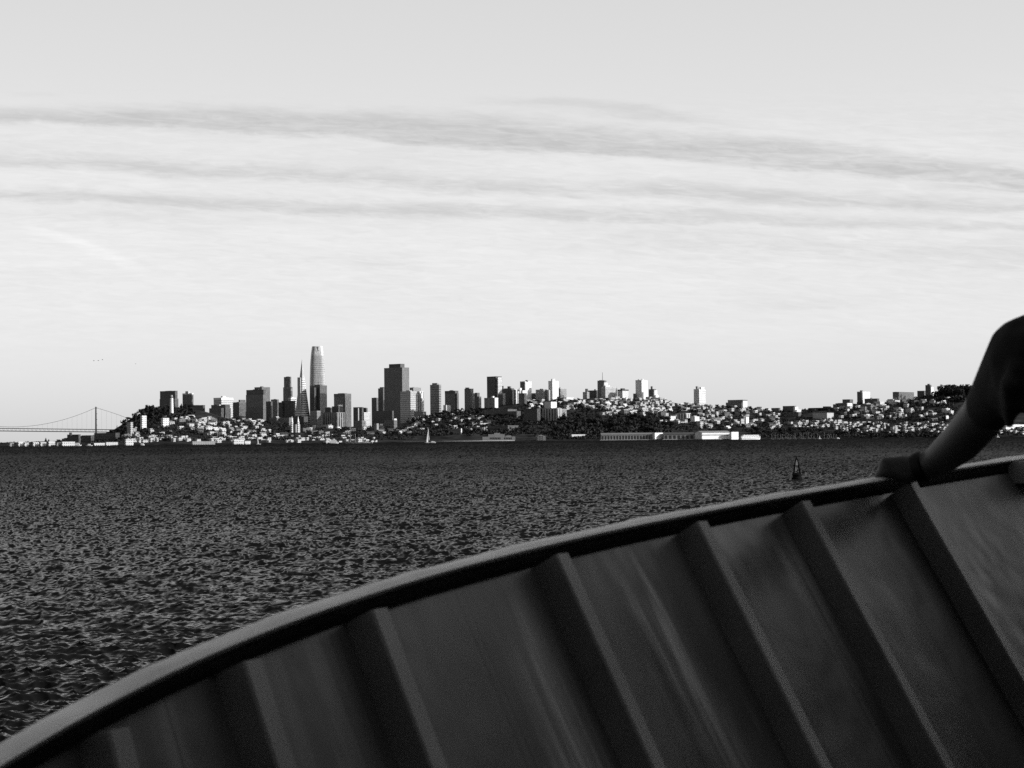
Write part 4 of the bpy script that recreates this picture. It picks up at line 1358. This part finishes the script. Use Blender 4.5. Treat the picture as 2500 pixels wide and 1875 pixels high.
def rib_edge(x, q, s, depth=RD):
    n, t = inward(x)
    v = n * q - Vector((0, 0, 1))
    nn = t.cross(v).normalized()
    if nn.dot(n) < 0: nn = -nn
    return wall_top(x) + v * s + nn * depth


def q_solve(top, bot):
    lo, hi = -.4, 2.0
    for _ in range(30):
        q = (lo + hi) / 2
        x = rib_solve(q, top)
        a, b = 0.026, 2.5
        for _ in range(30):
            s = (a + b) / 2
            if proj(rib_edge(x, q, s))[1] < bot[1]: a = s
            else: b = s
        if proj(rib_edge(x, q, a))[0] < bot[0]: lo = q
        else: hi = q
    return x, q


SOL = [q_solve(*r) for r in RIBS]
print('RIB SOLVE', [(round(a), round(b, 2)) for a, b in SOL])
pQ = np.polyfit([s[0] for s in SOL], [s[1] for s in SOL], 2)


def Q(x):
    x = min(max(x, -300), 2800)
    return float(min(max(np.polyval(pQ, x), .1), 1.2))


def ferry():
    root = empty('ferry', (1.0, 2.0, 5.7), 'passenger ferry bow seen from its deck: dark ribbed bulwark under a pale curved rail', 'ferry')
    xs = np.linspace(-300, 2800, 63)
    # cap plate with rounded inner edge
    cap, edge, shade_strip, wall, hull = MB(), MB(), MB(), MB(), MB()
    def strip(mb, rows, smooth=True):
        for a, b in zip(rows, rows[1:]):
            for k in range(len(a) - 1):
                mb.face([a[k][0], b[k][0], b[k + 1][0], a[k + 1][0]], [a[k][1], b[k][1], b[k + 1][1], a[k + 1][1]], smooth)
    rc, re_, rl, rw_, rh = [], [], [], [], []
    u, last = 0.0, None
    xend = 2440
    for x in xs:
        o, i, l = cap_pts(x)
        n, t = inward(x)
        if last is not None: u += (o - last).length
        last = o
        Z = Vector((0, 0, 1))
        wob = .0012 * math.sin(x * .021) + .0008 * math.sin(x * .057 + 1)
        prof = [o - Z * .02, o - n * .003 - Z * .006, o - n * .0005 - Z * .0015, o + n * .004 + Z * wob, i - n * .006 + Z * wob, i - n * .002 - Z * .0012, i - Z * .004]
        rc.append([(p, (u, k * .03)) for k, p in enumerate(prof)])
        re_.append([(p, (u, k * .03)) for k, p in enumerate([i - Z * .004, i - Z * EDGE_H, i - Z * EDGE_H - n * .012])])
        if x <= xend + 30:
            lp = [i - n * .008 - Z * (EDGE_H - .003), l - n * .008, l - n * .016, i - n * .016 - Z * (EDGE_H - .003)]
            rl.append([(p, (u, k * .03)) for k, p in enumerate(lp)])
        w = wall_top(x); v = n * Q(x) - Z
        rw_.append([(w + v * s, (u, s)) for s in (0, .2, .4, .6, .8, 1.0, 1.22)])
        h0 = o - Z * .02
        rh.append([(h0 + (n * min(Q(x), .45) - Z) * s - n * .02, (u, s)) for s in (0, .5, 1.2, 2.5, 4.5, 7.4)])
    strip(cap, rc); strip(edge, re_); strip(shade_strip, rl); strip(wall, rw_); strip(hull, rh)
    cap.build('rail_cap', M['cap'], root, weld=True)
    edge.build('rail_edge', M['edge'], root, weld=True)
    shade_strip.build('rail_shade_strip', M['shade_strip'], root, weld=True)
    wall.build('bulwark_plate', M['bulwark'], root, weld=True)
    hull.build('hull', M['wheel'], root, weld=True)
    # frames
    sols = [(x, Q(x)) for x, q in SOL] + [(2700, Q(2700))]
    for x, q in sols:
        n, t = inward(x)
        v = n * q - Vector((0, 0, 1))
        nn = t.cross(v).normalized()
        if nn.dot(n) < 0: nn = -nn
        mb = MB()
        w = wall_top(x)
        tk = .034
        rows = []
        o_, i_, l_ = cap_pts(x)
        s0 = i_.z - l_.z - .008
        for s in (s0, .2, .4, .6, .8, 1.0, 1.2):
            d = RD
            a = w + v * s - nn * (.01 if s > s0 else .0)
            b = w + v * s + nn * d
            c = .003
            rows.append([a, b - nn * c, b + t * c, b + t * (tk - c), b - nn * c + t * tk, a + t * tk])
        for a, b in zip(rows, rows[1:]):
            for k in range(6):
                mb.face([a[k], a[(k + 1) % 6], b[(k + 1) % 6], b[k]], [(0, 0), (.1, 0), (.1, .2), (0, .2)])
        mb.face(rows[0]); mb.face(rows[-1])
        mb.build('frame_rib', M['rib'], root, weld=True)
    # block closing the shade strip at the right
    o, i, l = cap_pts(xend + 45)
    n, t = inward(xend + 45)
    o1, i1, l1 = cap_pts(xend)
    mb = MB()
    k = i1 + n * .045
    zt, zb = i1.z - .006, l1.z - .022
    ft = [k, k + t * .35, k + t * .35 - n * .08, k - n * .08]
    mb.prism([(p.x, p.y) for p in ft], zb, zt, bottom=True)
    mb.build('rail_bracket', M['wheel'], root)
    # deck and house: the side deck runs between bulwark and a tall house that shades it
    T_, S_ = Vector((.6, .8, 0)), Vector((.8, -.6, 0))
    O_ = Vector((0.0, 2.7, 0))
    P = lambda a, s: (O_ + T_ * a + S_ * s)
    mb = MB()
    pts = [P(-9, .45), P(-9, 9), P(7.5, 9), P(7.5, 1.9), P(5.2, 1.2), P(2.5, .62), P(0, .5), P(-3, .45)]
    mb.prism([(p.x, p.y) for p in reversed(pts)], 5.62, 5.74, bottom=True)
    mb.build('deck', M['deck'], root)
    hs = [P(-9, 2.5), P(-9, 9), P(7, 9), P(7, 2.5)]
    mb = MB(); mb.prism([(p.x, p.y) for p in reversed(hs)], 5.74, 8.3, bottom=True)
    mb.build('deckhouse', M['wheel'], root)
    hs = [P(-9.2, 2.3), P(-9.2, 9.2), P(7.2, 9.2), P(7.2, 2.3)]
    mb = MB(); mb.prism([(p.x, p.y) for p in reversed(hs)], 8.3, 8.4, bottom=True)
    mb.build('house_roof', M['wheel'], root)
    bh = [P(-3.6, -.1), P(-3.6, 2.5), P(-3.45, 2.5), P(-3.45, -.1)]  # unseen wall added aft to darken the near faces of the ribs
    mb = MB(); mb.prism([(p.x, p.y) for p in reversed(bh)], 5.74, 8.9, bottom=True)
    mb.build('added_aft_screen', M['wheel'], root)
    cp = [P(-9, -.12), P(-9, 2.28), P(-1.9, 2.28), P(-1.9, -.12)]  # unseen roof added overhead to keep the aft sky off the ribs
    mb = MB(); mb.prism([(p.x, p.y) for p in reversed(cp)], 8.9, 9.02, bottom=True)
    mb.build('added_shade_roof', M['wheel'], root)
    fb = [P(4.0, .95), P(4.0, 2.5), P(4.15, 2.5), P(4.15, .95)]  # wall added out of view to dim the plating at the right
    mb = MB(); mb.prism([(p.x, p.y) for p in reversed(fb)], 5.74, 8.3, bottom=True)
    mb.build('added_forward_screen', M['wheel'], root)
    for a in (-6, -3.4, -.8, 1.8):
        c = [P(a, 2.48), P(a + 1.5, 2.48)]
        mb = MB(); mb.prism([(c[0].x, c[0].y), (c[1].x, c[1].y), (c[1].x + .03 * .8, c[1].y - .03 * .6), (c[0].x + .03 * .8, c[0].y - .03 * .6)], 6.9, 7.8, bottom=True)
        mb.build('window', M['dark'], root)
    return root


ferry()

# ------------------------------------------------------------------ person
def skin_mat(name, v, rough=.55):
    m = plain(name, v, rough, .12, 14)
    return m


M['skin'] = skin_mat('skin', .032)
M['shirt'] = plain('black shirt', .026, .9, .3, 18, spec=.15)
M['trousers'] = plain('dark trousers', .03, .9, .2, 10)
M['hair'] = plain('dark hair', .02, .7, .3, 30)
M['band'] = plain('black wristband', .003, .6, .1, 10, spec=.2)


def capsules(chains, voxel, name, mat, parent, smooth=4):
    chains = [[(ks(p), r * KS) for p, r in ch] for ch in chains]
    bm = bmesh.new()
    def ball(p, r, sc=(1, 1, 1)):
        bmesh.ops.create_icosphere(bm, subdivisions=2, radius=r, matrix=Matrix.Translation(p) @ Matrix.Diagonal((*sc, 1)))
    for ch in chains:
        for p, r in ch: ball(Vector(p), r)
        for (p, r), (q, s) in zip(ch, ch[1:]):
            p, q = Vector(p), Vector(q)
            L = (q - p).length
            if L < 1e-4: continue
            mt = Matrix.Translation((p + q) / 2) @ (q - p).to_track_quat('Z', 'Y').to_matrix().to_4x4()
            bmesh.ops.create_cone(bm, cap_ends=True, segments=20, radius1=r, radius2=s, depth=L, matrix=mt)
    me = bpy.data.meshes.new(name)
    bm.to_mesh(me); bm.free()
    o = bpy.data.objects.new(name, me); COL.objects.link(o)
    md = o.modifiers.new('fuse', 'REMESH'); md.mode = 'VOXEL'; md.voxel_size = voxel; md.use_smooth_shade = True
    sm = o.modifiers.new('soft', 'SMOOTH'); sm.factor = .5; sm.iterations = smooth
    dg = bpy.context.evaluated_depsgraph_get()
    me2 = bpy.data.meshes.new_from_object(o.evaluated_get(dg))
    me2.name = name
    org = parent.matrix_basis.translation
    me2.transform(Matrix.Translation(-org))
    me2.materials.clear(); me2.materials.append(mat)
    o.modifiers.clear(); o.data = me2
    o.parent = parent
    return o


KS = 1.058          # the person stands where the rail is, seen the same


def ks(p):
    return CAM + (Vector(p) - CAM) * KS


def person():
    S = Vector((.826, 3.03, 7.128)); E = Vector((.809, 3.25, 7.031)); Wr = Vector((.7317, 3.42, 6.940))
    F1 = Vector((.763, 3.40, 6.9525)); F2 = Vector((.790, 3.33, 6.988))
    Lf = Vector((-.95, -.30, 0)); Fw = Vector((-.30, .95, 0))
    Nk = S - Lf * .19 + Vector((0, 0, .07))
    Ch = Nk - Vector((0, 0, .17)) - Fw * .05
    Pe = Ch - Vector((0, 0, .40)) - Fw * .20
    root = empty('person', (Pe.x * KS, Pe.y * KS, 5.74), 'person in a dark t-shirt leaning on the rail with one bare arm and black wristband', 'person')
    Rs = Nk - Lf * .19 - Vector((0, 0, .07))
    ch = []
    # torso
    for k in (-.085, 0, .085):
        ch.append([(Nk - Lf * -k - Vector((0, 0, .10)), .085), (Ch + Lf * k, .105), ((Ch + Pe) / 2 + Lf * k, .095), (Pe + Lf * k, .105)])
    ch.append([(S, .062), (Nk - Vector((0, 0, .05)), .07), (Rs, .062)])
    # neck and head with face
    Hd = Nk + Vector((0, 0, .22)) + Fw * .08
    ch.append([(Nk, .062), (Nk + Vector((0, 0, .10)) + Fw * .04, .058)])
    ch.append([(Hd + Vector((0, 0, .035)) - Fw * .02, .088), (Hd + Fw * .015 - Vector((0, 0, .04)), .072), (Hd + Fw * .035 - Vector((0, 0, .09)), .045)])
    ch.append([(Hd + Fw * .085 + Vector((0, 0, .012)), .010), (Hd + Fw * .108 - Vector((0, 0, .028)), .014)])          # nose
    ch.append([(Hd + Fw * .078 - Vector((0, 0, .058)) + Lf * .018, .010), (Hd + Fw * .078 - Vector((0, 0, .058)) - Lf * .018, .010)])   # mouth
    for s in (-1, 1):
        ch.append([(Hd + Lf * s * .085 + Vector((0, 0, .015)), .016), (Hd + Lf * s * .084 - Vector((0, 0, .025)), .012)])   # ears
        ch.append([(Hd + Fw * .078 + Lf * s * .032 + Vector((0, 0, .012)), .012)])   # eyes
    # leaning arm
    mid = E * .5 + S * .5
    ch.append([(S, .052), (S * .7 + E * .3, .049), (E * .8 + S * .2, .042), (E, .0385), (F2, .0365), (F1, .0285), (Wr, .0245)])
    # hand on the rail: palm, five fingers, thumb
    out = Vector((-.77, .64, .0)).normalized()
    A = Vector((.64, .77, .015)).normalized()
    up_ = Vector((0, 0, 1))
    K = Wr + out * .046 + up_ * .006
    ch.append([(Wr, .0235), (Wr + out * .024 + A * .012 + up_ * .004, .0215), (K + A * .022, .017)])
    ch.append([(Wr, .023), (Wr + out * .024 - A * .014 + up_ * .004, .0205), (K - A * .026, .0155)])
    ch.append([(K - A * .028, .0165), (K + A * .026, .0175)])
    ch.append([(Wr + out * .012 - A * .012 - up_ * .012, .017), (Wr + out * .028 - A * .022 - up_ * .006, .014), (K - A * .03 - up_ * .006, .013)])
    for off, ln, r, dz in ((-.032, .80, .0085, -.006), (-.011, .95, .0095, 0), (.012, 1.0, .0097, .001), (.034, .93, .0095, -.001)):
        b0 = K + A * off + up_ * dz
        b1 = b0 + out * .020 * ln - up_ * .014
        b2 = b1 + out * .006 * ln - up_ * .023
        b3 = b2 - out * .008 * ln - up_ * .016
        ch.append([(b0, r * 1.25), (b1, r), (b2, r * .92), (b3, r * .8)])
    th0 = Wr + out * .03 + A * .028
    ch.append([(th0, .015), (th0 + out * .035 + A * .028 - up_ * .012, .0115), (th0 + out * .065 + A * .034 - up_ * .022, .0095)])
    # other arm hanging, with a relaxed hand
    E2 = Rs + Vector((.04, 0, -.28)) - Fw * .03; W2 = E2 + Vector((.02, 0, -.23)) + Fw * .09
    ch.append([(Rs, .056), (E2, .041), (W2, .027)])
    K2 = W2 + Vector((0, 0, -.09)) + Fw * .02
    ch.append([(W2, .025), (K2 + Fw * .02, .018)]); ch.append([(W2, .025), (K2 - Fw * .02, .018)])
    for off, ln in ((-.03, .8), (-.01, .95), (.01, 1), (.03, .92)):
        b0 = K2 + Fw * off
        ch.append([(b0, .011), (b0 + Vector((-.006, 0, -.038 * ln)), .0095), (b0 + Vector((-.02, 0, -.066 * ln)), .008)])
    ch.append([(W2 + Fw * .025, .014), (W2 + Fw * .05 + Vector((0, 0, -.05)), .011), (W2 + Fw * .05 + Vector((-.01, 0, -.08)), .009)])
    # legs and feet
    for s in (-1, 1):
        hp = Pe + Lf * .085 * s - Vector((0, 0, .03)); kn = Vector((hp.x, hp.y, 6.27)) + Fw * .06; an = Vector((hp.x, hp.y, 5.90)) - Fw * .02
        ch.append([(hp, .085), (kn, .055), (kn * .6 + an * .4, .05), (an, .036)])
        ch.append([(an - Fw * .03 - Vector((0, 0, .05)), .035), (an + Fw * .14 - Vector((0, 0, .06)), .03)])
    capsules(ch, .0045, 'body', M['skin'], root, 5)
    # shirt with sleeve
    sh = []
    for k in (-.085, 0, .085):
        sh.append([(Nk + Lf * k - Vector((0, 0, .09)), .098), (Ch + Lf * k, .120), ((Ch + Pe) / 2 + Lf * k, .112), (Pe + Lf * k + Vector((0, 0, .05)), .118)])
    sh.append([(S, .064), (Nk - Vector((0, 0, .05)), .080), (Rs, .068)])
    sh.append([(S, .062), (S * .75 + E * .25 - Vector((0, 0, .002)), .057), (S * .12 + E * .88, .0405)])
    sh.append([(S - Vector((0, 0, .03)), .056), (S * .45 + E * .55 - Vector((0, 0, .004)), .043)])
    sh.append([(Rs, .074), (Rs * .5 + E2 * .5, .064)])
    for i in range(4):                                  # drag folds from the shoulder
        a = S + Vector((-.005 - .012 * i, -.048, .03 - .026 * i)); b = S * .4 + E * .6 + Vector((-.030 + .012 * i, -.036, .024 - .026 * i))
        sh.append([(a, .015), ((a + b) / 2 + Vector((0, -.006, 0)), .013), (b, .008)])
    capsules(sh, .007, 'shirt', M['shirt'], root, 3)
    tr = []
    for s in (-1, 1):
        hp = Pe + Lf * .085 * s - Vector((0, 0, .03)); kn = Vector((hp.x, hp.y, 6.27)) + Fw * .06; an = Vector((hp.x, hp.y, 5.90)) - Fw * .02
        tr.append([(hp + Vector((0, 0, .08)), .11), (hp, .1), (kn, .072), (an + Vector((0, 0, .06)), .06)])
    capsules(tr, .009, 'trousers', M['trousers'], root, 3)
    capsules([[(Hd + Vector((0, 0, .05)) - Fw * .03, .096), (Hd - Fw * .055, .08)]], .008, 'hair', M['hair'], root, 3)
    # wristband
    ax = (F1 - Wr).normalized()
    mb = MB()
    a = ax.cross(Vector((0, 0, 1))).normalized(); b = ax.cross(a)
    n = 28
    prof = [(.022, -.008), (.0275, -.006), (.0288, .002), (.0292, .010), (.025, .014)]
    for (r1, z1), (r2, z2) in zip(prof, prof[1:]):
        for k in range(n):
            f0, f1 = 2 * math.pi * k / n, 2 * math.pi * (k + 1) / n
            Pp = lambda r, z, f: ks(Wr + ax * (z + .004) + (a * math.cos(f) + b * math.sin(f)) * r)
            mb.face([Pp(r1, z1, f0), Pp(r1, z1, f1), Pp(r2, z2, f1), Pp(r2, z2, f0)], None, True)
    mb.build('wristband', M['band'], root)


person()

# ------------------------------------------------------------------ sky, sun, camera
SUN_EL = math.radians(21)
SUN_AZ = math.radians(104)            # clockwise from the view direction
sd = Vector((math.sin(SUN_AZ) * math.cos(SUN_EL), math.cos(SUN_AZ) * math.cos(SUN_EL), math.sin(SUN_EL)))
sun = bpy.data.lights.new('sun', 'SUN'); sun.energy = 4.0; sun.angle = math.radians(.5); sun.color = (1, 1, 1)
so = bpy.data.objects.new('sun', sun); COL.objects.link(so)
so.rotation_euler = sd.to_track_quat('Z', 'Y').to_euler()

world = bpy.data.worlds.new('World'); scene.world = world; world.use_nodes = True
nt = world.node_tree
bg = nt.nodes['Background']
sky = N(nt, 'ShaderNodeTexSky', sky_type='NISHITA')
sky.sun_disc = False
sky.sun_elevation = SUN_EL; sky.sun_rotation = SUN_AZ
sky.air_density = 1.0; sky.dust_density = 1.0
bw = N(nt, 'ShaderNodeRGBToBW'); nt.links.new(sky.outputs[0], bw.inputs[0])
tc = N(nt, 'ShaderNodeTexCoord')
sp = N(nt, 'ShaderNodeSeparateXYZ'); nt.links.new(tc.outputs['Generated'], sp.inputs[0])
AZ = math_(nt, 'ARCTAN2', sp.outputs[0], sp.outputs[1])
EL = math_(nt, 'ARCSINE', sp.outputs[2])


def wnoise(su, sv, det, dist=0.0, seed=0.0, sock_v=None):
    c = N(nt, 'ShaderNodeCombineXYZ')
    nt.links.new(math_(nt, 'MULTIPLY', AZ, su), c.inputs[0])
    nt.links.new(math_(nt, 'MULTIPLY', sock_v or EL, sv), c.inputs[1])
    c.inputs[2].default_value = seed
    n = N(nt, 'ShaderNodeTexNoise')
    n.inputs['Scale'].default_value = 1; n.inputs['Detail'].default_value = det; n.inputs['Distortion'].default_value = dist
    n.inputs['Roughness'].default_value = .6
    nt.links.new(c.outputs[0], n.inputs['Vector'])
    return n.outputs[0]


# cloud streaks: thin sheets lying along gently curved arcs across the sky; each arc is el = a + b az + c az^2 (radians)
def arc(pts):
    A_, E_ = [], []
    for px, py in pts:
        d = ray(px, py).normalized()
        A_.append(math.atan2(d.x, d.y)); E_.append(math.asin(d.z))
    c = np.polyfit(A_, E_, min(2, len(pts) - 1))
    c = [0.0] * (3 - len(c)) + [float(v) for v in c]
    return c


def smooth(sock, a, b):
    m = N(nt, 'ShaderNodeMapRange', interpolation_type='SMOOTHSTEP')
    m.inputs['From Min'].default_value = min(a, b); m.inputs['From Max'].default_value = max(a, b)
    m.inputs['To Min'].default_value = 0 if a < b else 1; m.inputs['To Max'].default_value = 1 if a < b else 0
    nt.links.new(sock, m.inputs[0])
    return m.outputs[0]


AZ2 = math_(nt, 'MULTIPLY', AZ, AZ)
W0 = math_(nt, 'ADD', EL, math_(nt, 'ADD', math_(nt, 'MULTIPLY', AZ, .062), math_(nt, 'MULTIPLY', AZ2, .09)))
big = wnoise(6, 30, 2, .3, 3.1, W0)
mid = wnoise(22, 130, 4, .5, 6.4, W0)
fine = wnoise(60, 420, 7, .9, 8.0, W0)
broad = wnoise(9, 90, 4, .6, 5.0, W0)
tuft = wnoise(95, 260, 6, 1.2, 12.0, W0)
warp = math_(nt, 'ADD', math_(nt, 'MULTIPLY', math_(nt, 'SUBTRACT', big, .5), .010),
             math_(nt, 'ADD', math_(nt, 'MULTIPLY', math_(nt, 'SUBTRACT', mid, .5), .008), math_(nt, 'MULTIPLY', math_(nt, 'SUBTRACT', tuft, .5), .0028)))
EW = math_(nt, 'ADD', EL, warp)


def band(top, bot, amt, softt, softb, x0=None, x1=None, xs=250):
    """darker sheet between two arcs; soft upper edge, crisper lower edge; optional extent in azimuth"""
    ht = []
    for c in (arc(top), arc(bot)):
        q = math_(nt, 'ADD', math_(nt, 'MULTIPLY', AZ2, c[0]), math_(nt, 'ADD', math_(nt, 'MULTIPLY', AZ, c[1]), c[2]))
        ht.append(math_(nt, 'SUBTRACT', EW, q))
    k = math_(nt, 'MULTIPLY', smooth(ht[0], softt, -softt * .8), smooth(ht[1], -softb, softb))
    for x, sg in ((x0, 1), (x1, -1)):
        if x is not None:
            a, b = (x - CX - xs) / FPX, (x - CX + xs) / FPX
            k = math_(nt, 'MULTIPLY', k, smooth(AZ, a, b) if sg > 0 else smooth(AZ, b, a))
    return math_(nt, 'MULTIPLY', k, amt)


BANDS = [
    ([(0, 272), (283, 266), (735, 272), (1243, 292), (1815, 336), (2100, 360), (2380, 395), (2500, 414)],
     [(0, 300), (283, 312), (735, 330), (1243, 350), (1815, 408), (2100, 432), (2380, 446), (2500, 458)], 1.0, .005, .0022),
    ([(1200, 246), (1532, 258), (1850, 292)], [(1200, 262), (1532, 282), (1850, 304)], .45, .0025, .0025, 1200, 1780, 120),
    ([(0, 383), (452, 397), (1074, 432), (1532, 450), (2098, 474), (2500, 492)],
     [(0, 411), (452, 424), (1074, 466), (1532, 488), (2098, 506), (2500, 520)], .72, .005, .003),
    ([(0, 470), (283, 478), (1250, 504), (1815, 526), (2500, 552)], [(0, 494), (283, 503), (1250, 538), (1815, 548), (2500, 574)], .72, .004, .0025),
    ([(0, 512), (600, 520), (1250, 545)], [(0, 542), (600, 552), (1250, 565)], .3, .006, .005, None, 900, 400),
    ([(1300, 560), (1900, 575), (2500, 590)], [(1300, 590), (1900, 640), (2500, 660)], .38, .008, .006, 1450, None, 250),
    ([(735, 622), (1074, 632)], [(735, 646), (1074, 654)], .22, .004, .004, 760, 1060, 150),
    ([(1815, 726), (2126, 728)], [(1815, 748), (2126, 746)], .26, .004, .003, 1830, 2120, 90),
    ([(2200, 452), (2500, 446)], [(2200, 458), (2500, 470)], .5, .002, .002, 2250, None, 80),
    ([(60, 222), (180, 228)], [(60, 230), (180, 236)], .25, .002, .002, 50, 150, 50),
]
dens = None
for bd in BANDS:
    k = band(*bd)
    dens = k if dens is None else math_(nt, 'MAXIMUM', dens, k)
tex = math_(nt, 'ADD', math_(nt, 'MULTIPLY', fine, .75), math_(nt, 'ADD', math_(nt, 'MULTIPLY', broad, .95), math_(nt, 'MULTIPLY', tuft, .25)))
tx = N(nt, 'ShaderNodeMapRange')
for k, v in (('From Min', .70), ('From Max', 1.12), ('To Min', .55), ('To Max', 1.1)): tx.inputs[k].default_value = v
nt.links.new(tex, tx.inputs[0])
cl = math_(nt, 'MULTIPLY', dens, tx.outputs[0])
# thin veil of filaments everywhere below the main sheet
veil = math_(nt, 'MULTIPLY', math_(nt, 'MULTIPLY', smooth(EL, .02, .09), smooth(EL, .19, .15)),
             math_(nt, 'ADD', math_(nt, 'SUBTRACT', fine, .5), math_(nt, 'MULTIPLY', math_(nt, 'SUBTRACT', broad, .5), .8)))
# one old bright contrail on the left
ct = band([(90, 556), (230, 606), (400, 672)], [(90, 572), (230, 622), (400, 684)], 1.0, .0022, .0022, 105, 360, 60)
shade = math_(nt, 'SUBTRACT', math_(nt, 'ADD', 1.0, math_(nt, 'MULTIPLY', ct, .07)),
              math_(nt, 'ADD', math_(nt, 'MULTIPLY', cl, .215), math_(nt, 'MULTIPLY', veil, .21)))
# base brightness of the hazy evening sky by height, close to the horizon a duller haze bank
rp = N(nt, 'ShaderNodeValToRGB')
el_ = rp.color_ramp.elements
el_[0].position = 0.0; el_[0].color = grey(.66)
el_[1].position = 1.0; el_[1].color = grey(.12)
for pos, v in ((.02, .70), (.05, .76), (.10, .82), (.17, .83), (.24, .81), (.32, .76), (.40, .72), (.6, .42)):
    e = el_.new(pos); e.color = grey(v)
# position = elevation (rad) / 0.6
nt.links.new(math_(nt, 'DIVIDE', EL, .6, clamp=True), rp.inputs[0])
base = N(nt, 'ShaderNodeRGBToBW'); nt.links.new(rp.outputs[0], base.inputs[0])
SKYMIX = .75
b0 = math_(nt, 'ADD', math_(nt, 'MULTIPLY', base.outputs[0], 11.6 * SKYMIX), math_(nt, 'MULTIPLY', bw.outputs[0], 1 - SKYMIX))
# the sky brightens towards the low sun off to the right
dsun = N(nt, 'ShaderNodeVectorMath', operation='DOT_PRODUCT'); dsun.inputs[1].default_value = sd
nt.links.new(tc.outputs['Generated'], dsun.inputs[0])
glow = math_(nt, 'ADD', 1.0, math_(nt, 'MULTIPLY', smooth(dsun.outputs['Value'], .15, 1.0), 3.0))
b0 = math_(nt, 'MULTIPLY', b0, glow)
# sky behind the ferry darkened, added to deepen the faces turned that way
b0 = math_(nt, 'MULTIPLY', b0, math_(nt, 'ADD', .38, math_(nt, 'MULTIPLY', smooth(sp.outputs[1], -.6, .4), .62)))
fin = math_(nt, 'MULTIPLY', b0, shade)
cc = N(nt, 'ShaderNodeCombineColor')
for i in range(3): nt.links.new(fin, cc.inputs[i])
nt.links.new(cc.outputs[0], bg.inputs['Color'])
bg.inputs['Strength'].default_value = .1

cam = bpy.data.cameras.new('camera')
cam.sensor_width = 36.0
cam.lens = 36.0 * FPX / 2500.0
cam.clip_start = .05; cam.clip_end = 100000.0
cam.dof.use_dof = True; cam.dof.focus_distance = 3000.0; cam.dof.aperture_fstop = 16.0
co = bpy.data.objects.new('camera', cam); COL.objects.link(co)
mw = Matrix((right, up, -f_)).transposed().to_4x4()
mw.translation = CAM
co.matrix_world = mw
scene.camera = co

scene.view_settings.view_transform = 'Standard'
scene.view_settings.look = 'None'
scene.view_settings.exposure = 0.0
scene.view_settings.gamma = 1.0
scene.cycles.use_denoising = False
scene.cycles.max_bounces = 6
scene.cycles.caustics_reflective = False
scene.cycles.caustics_refractive = False
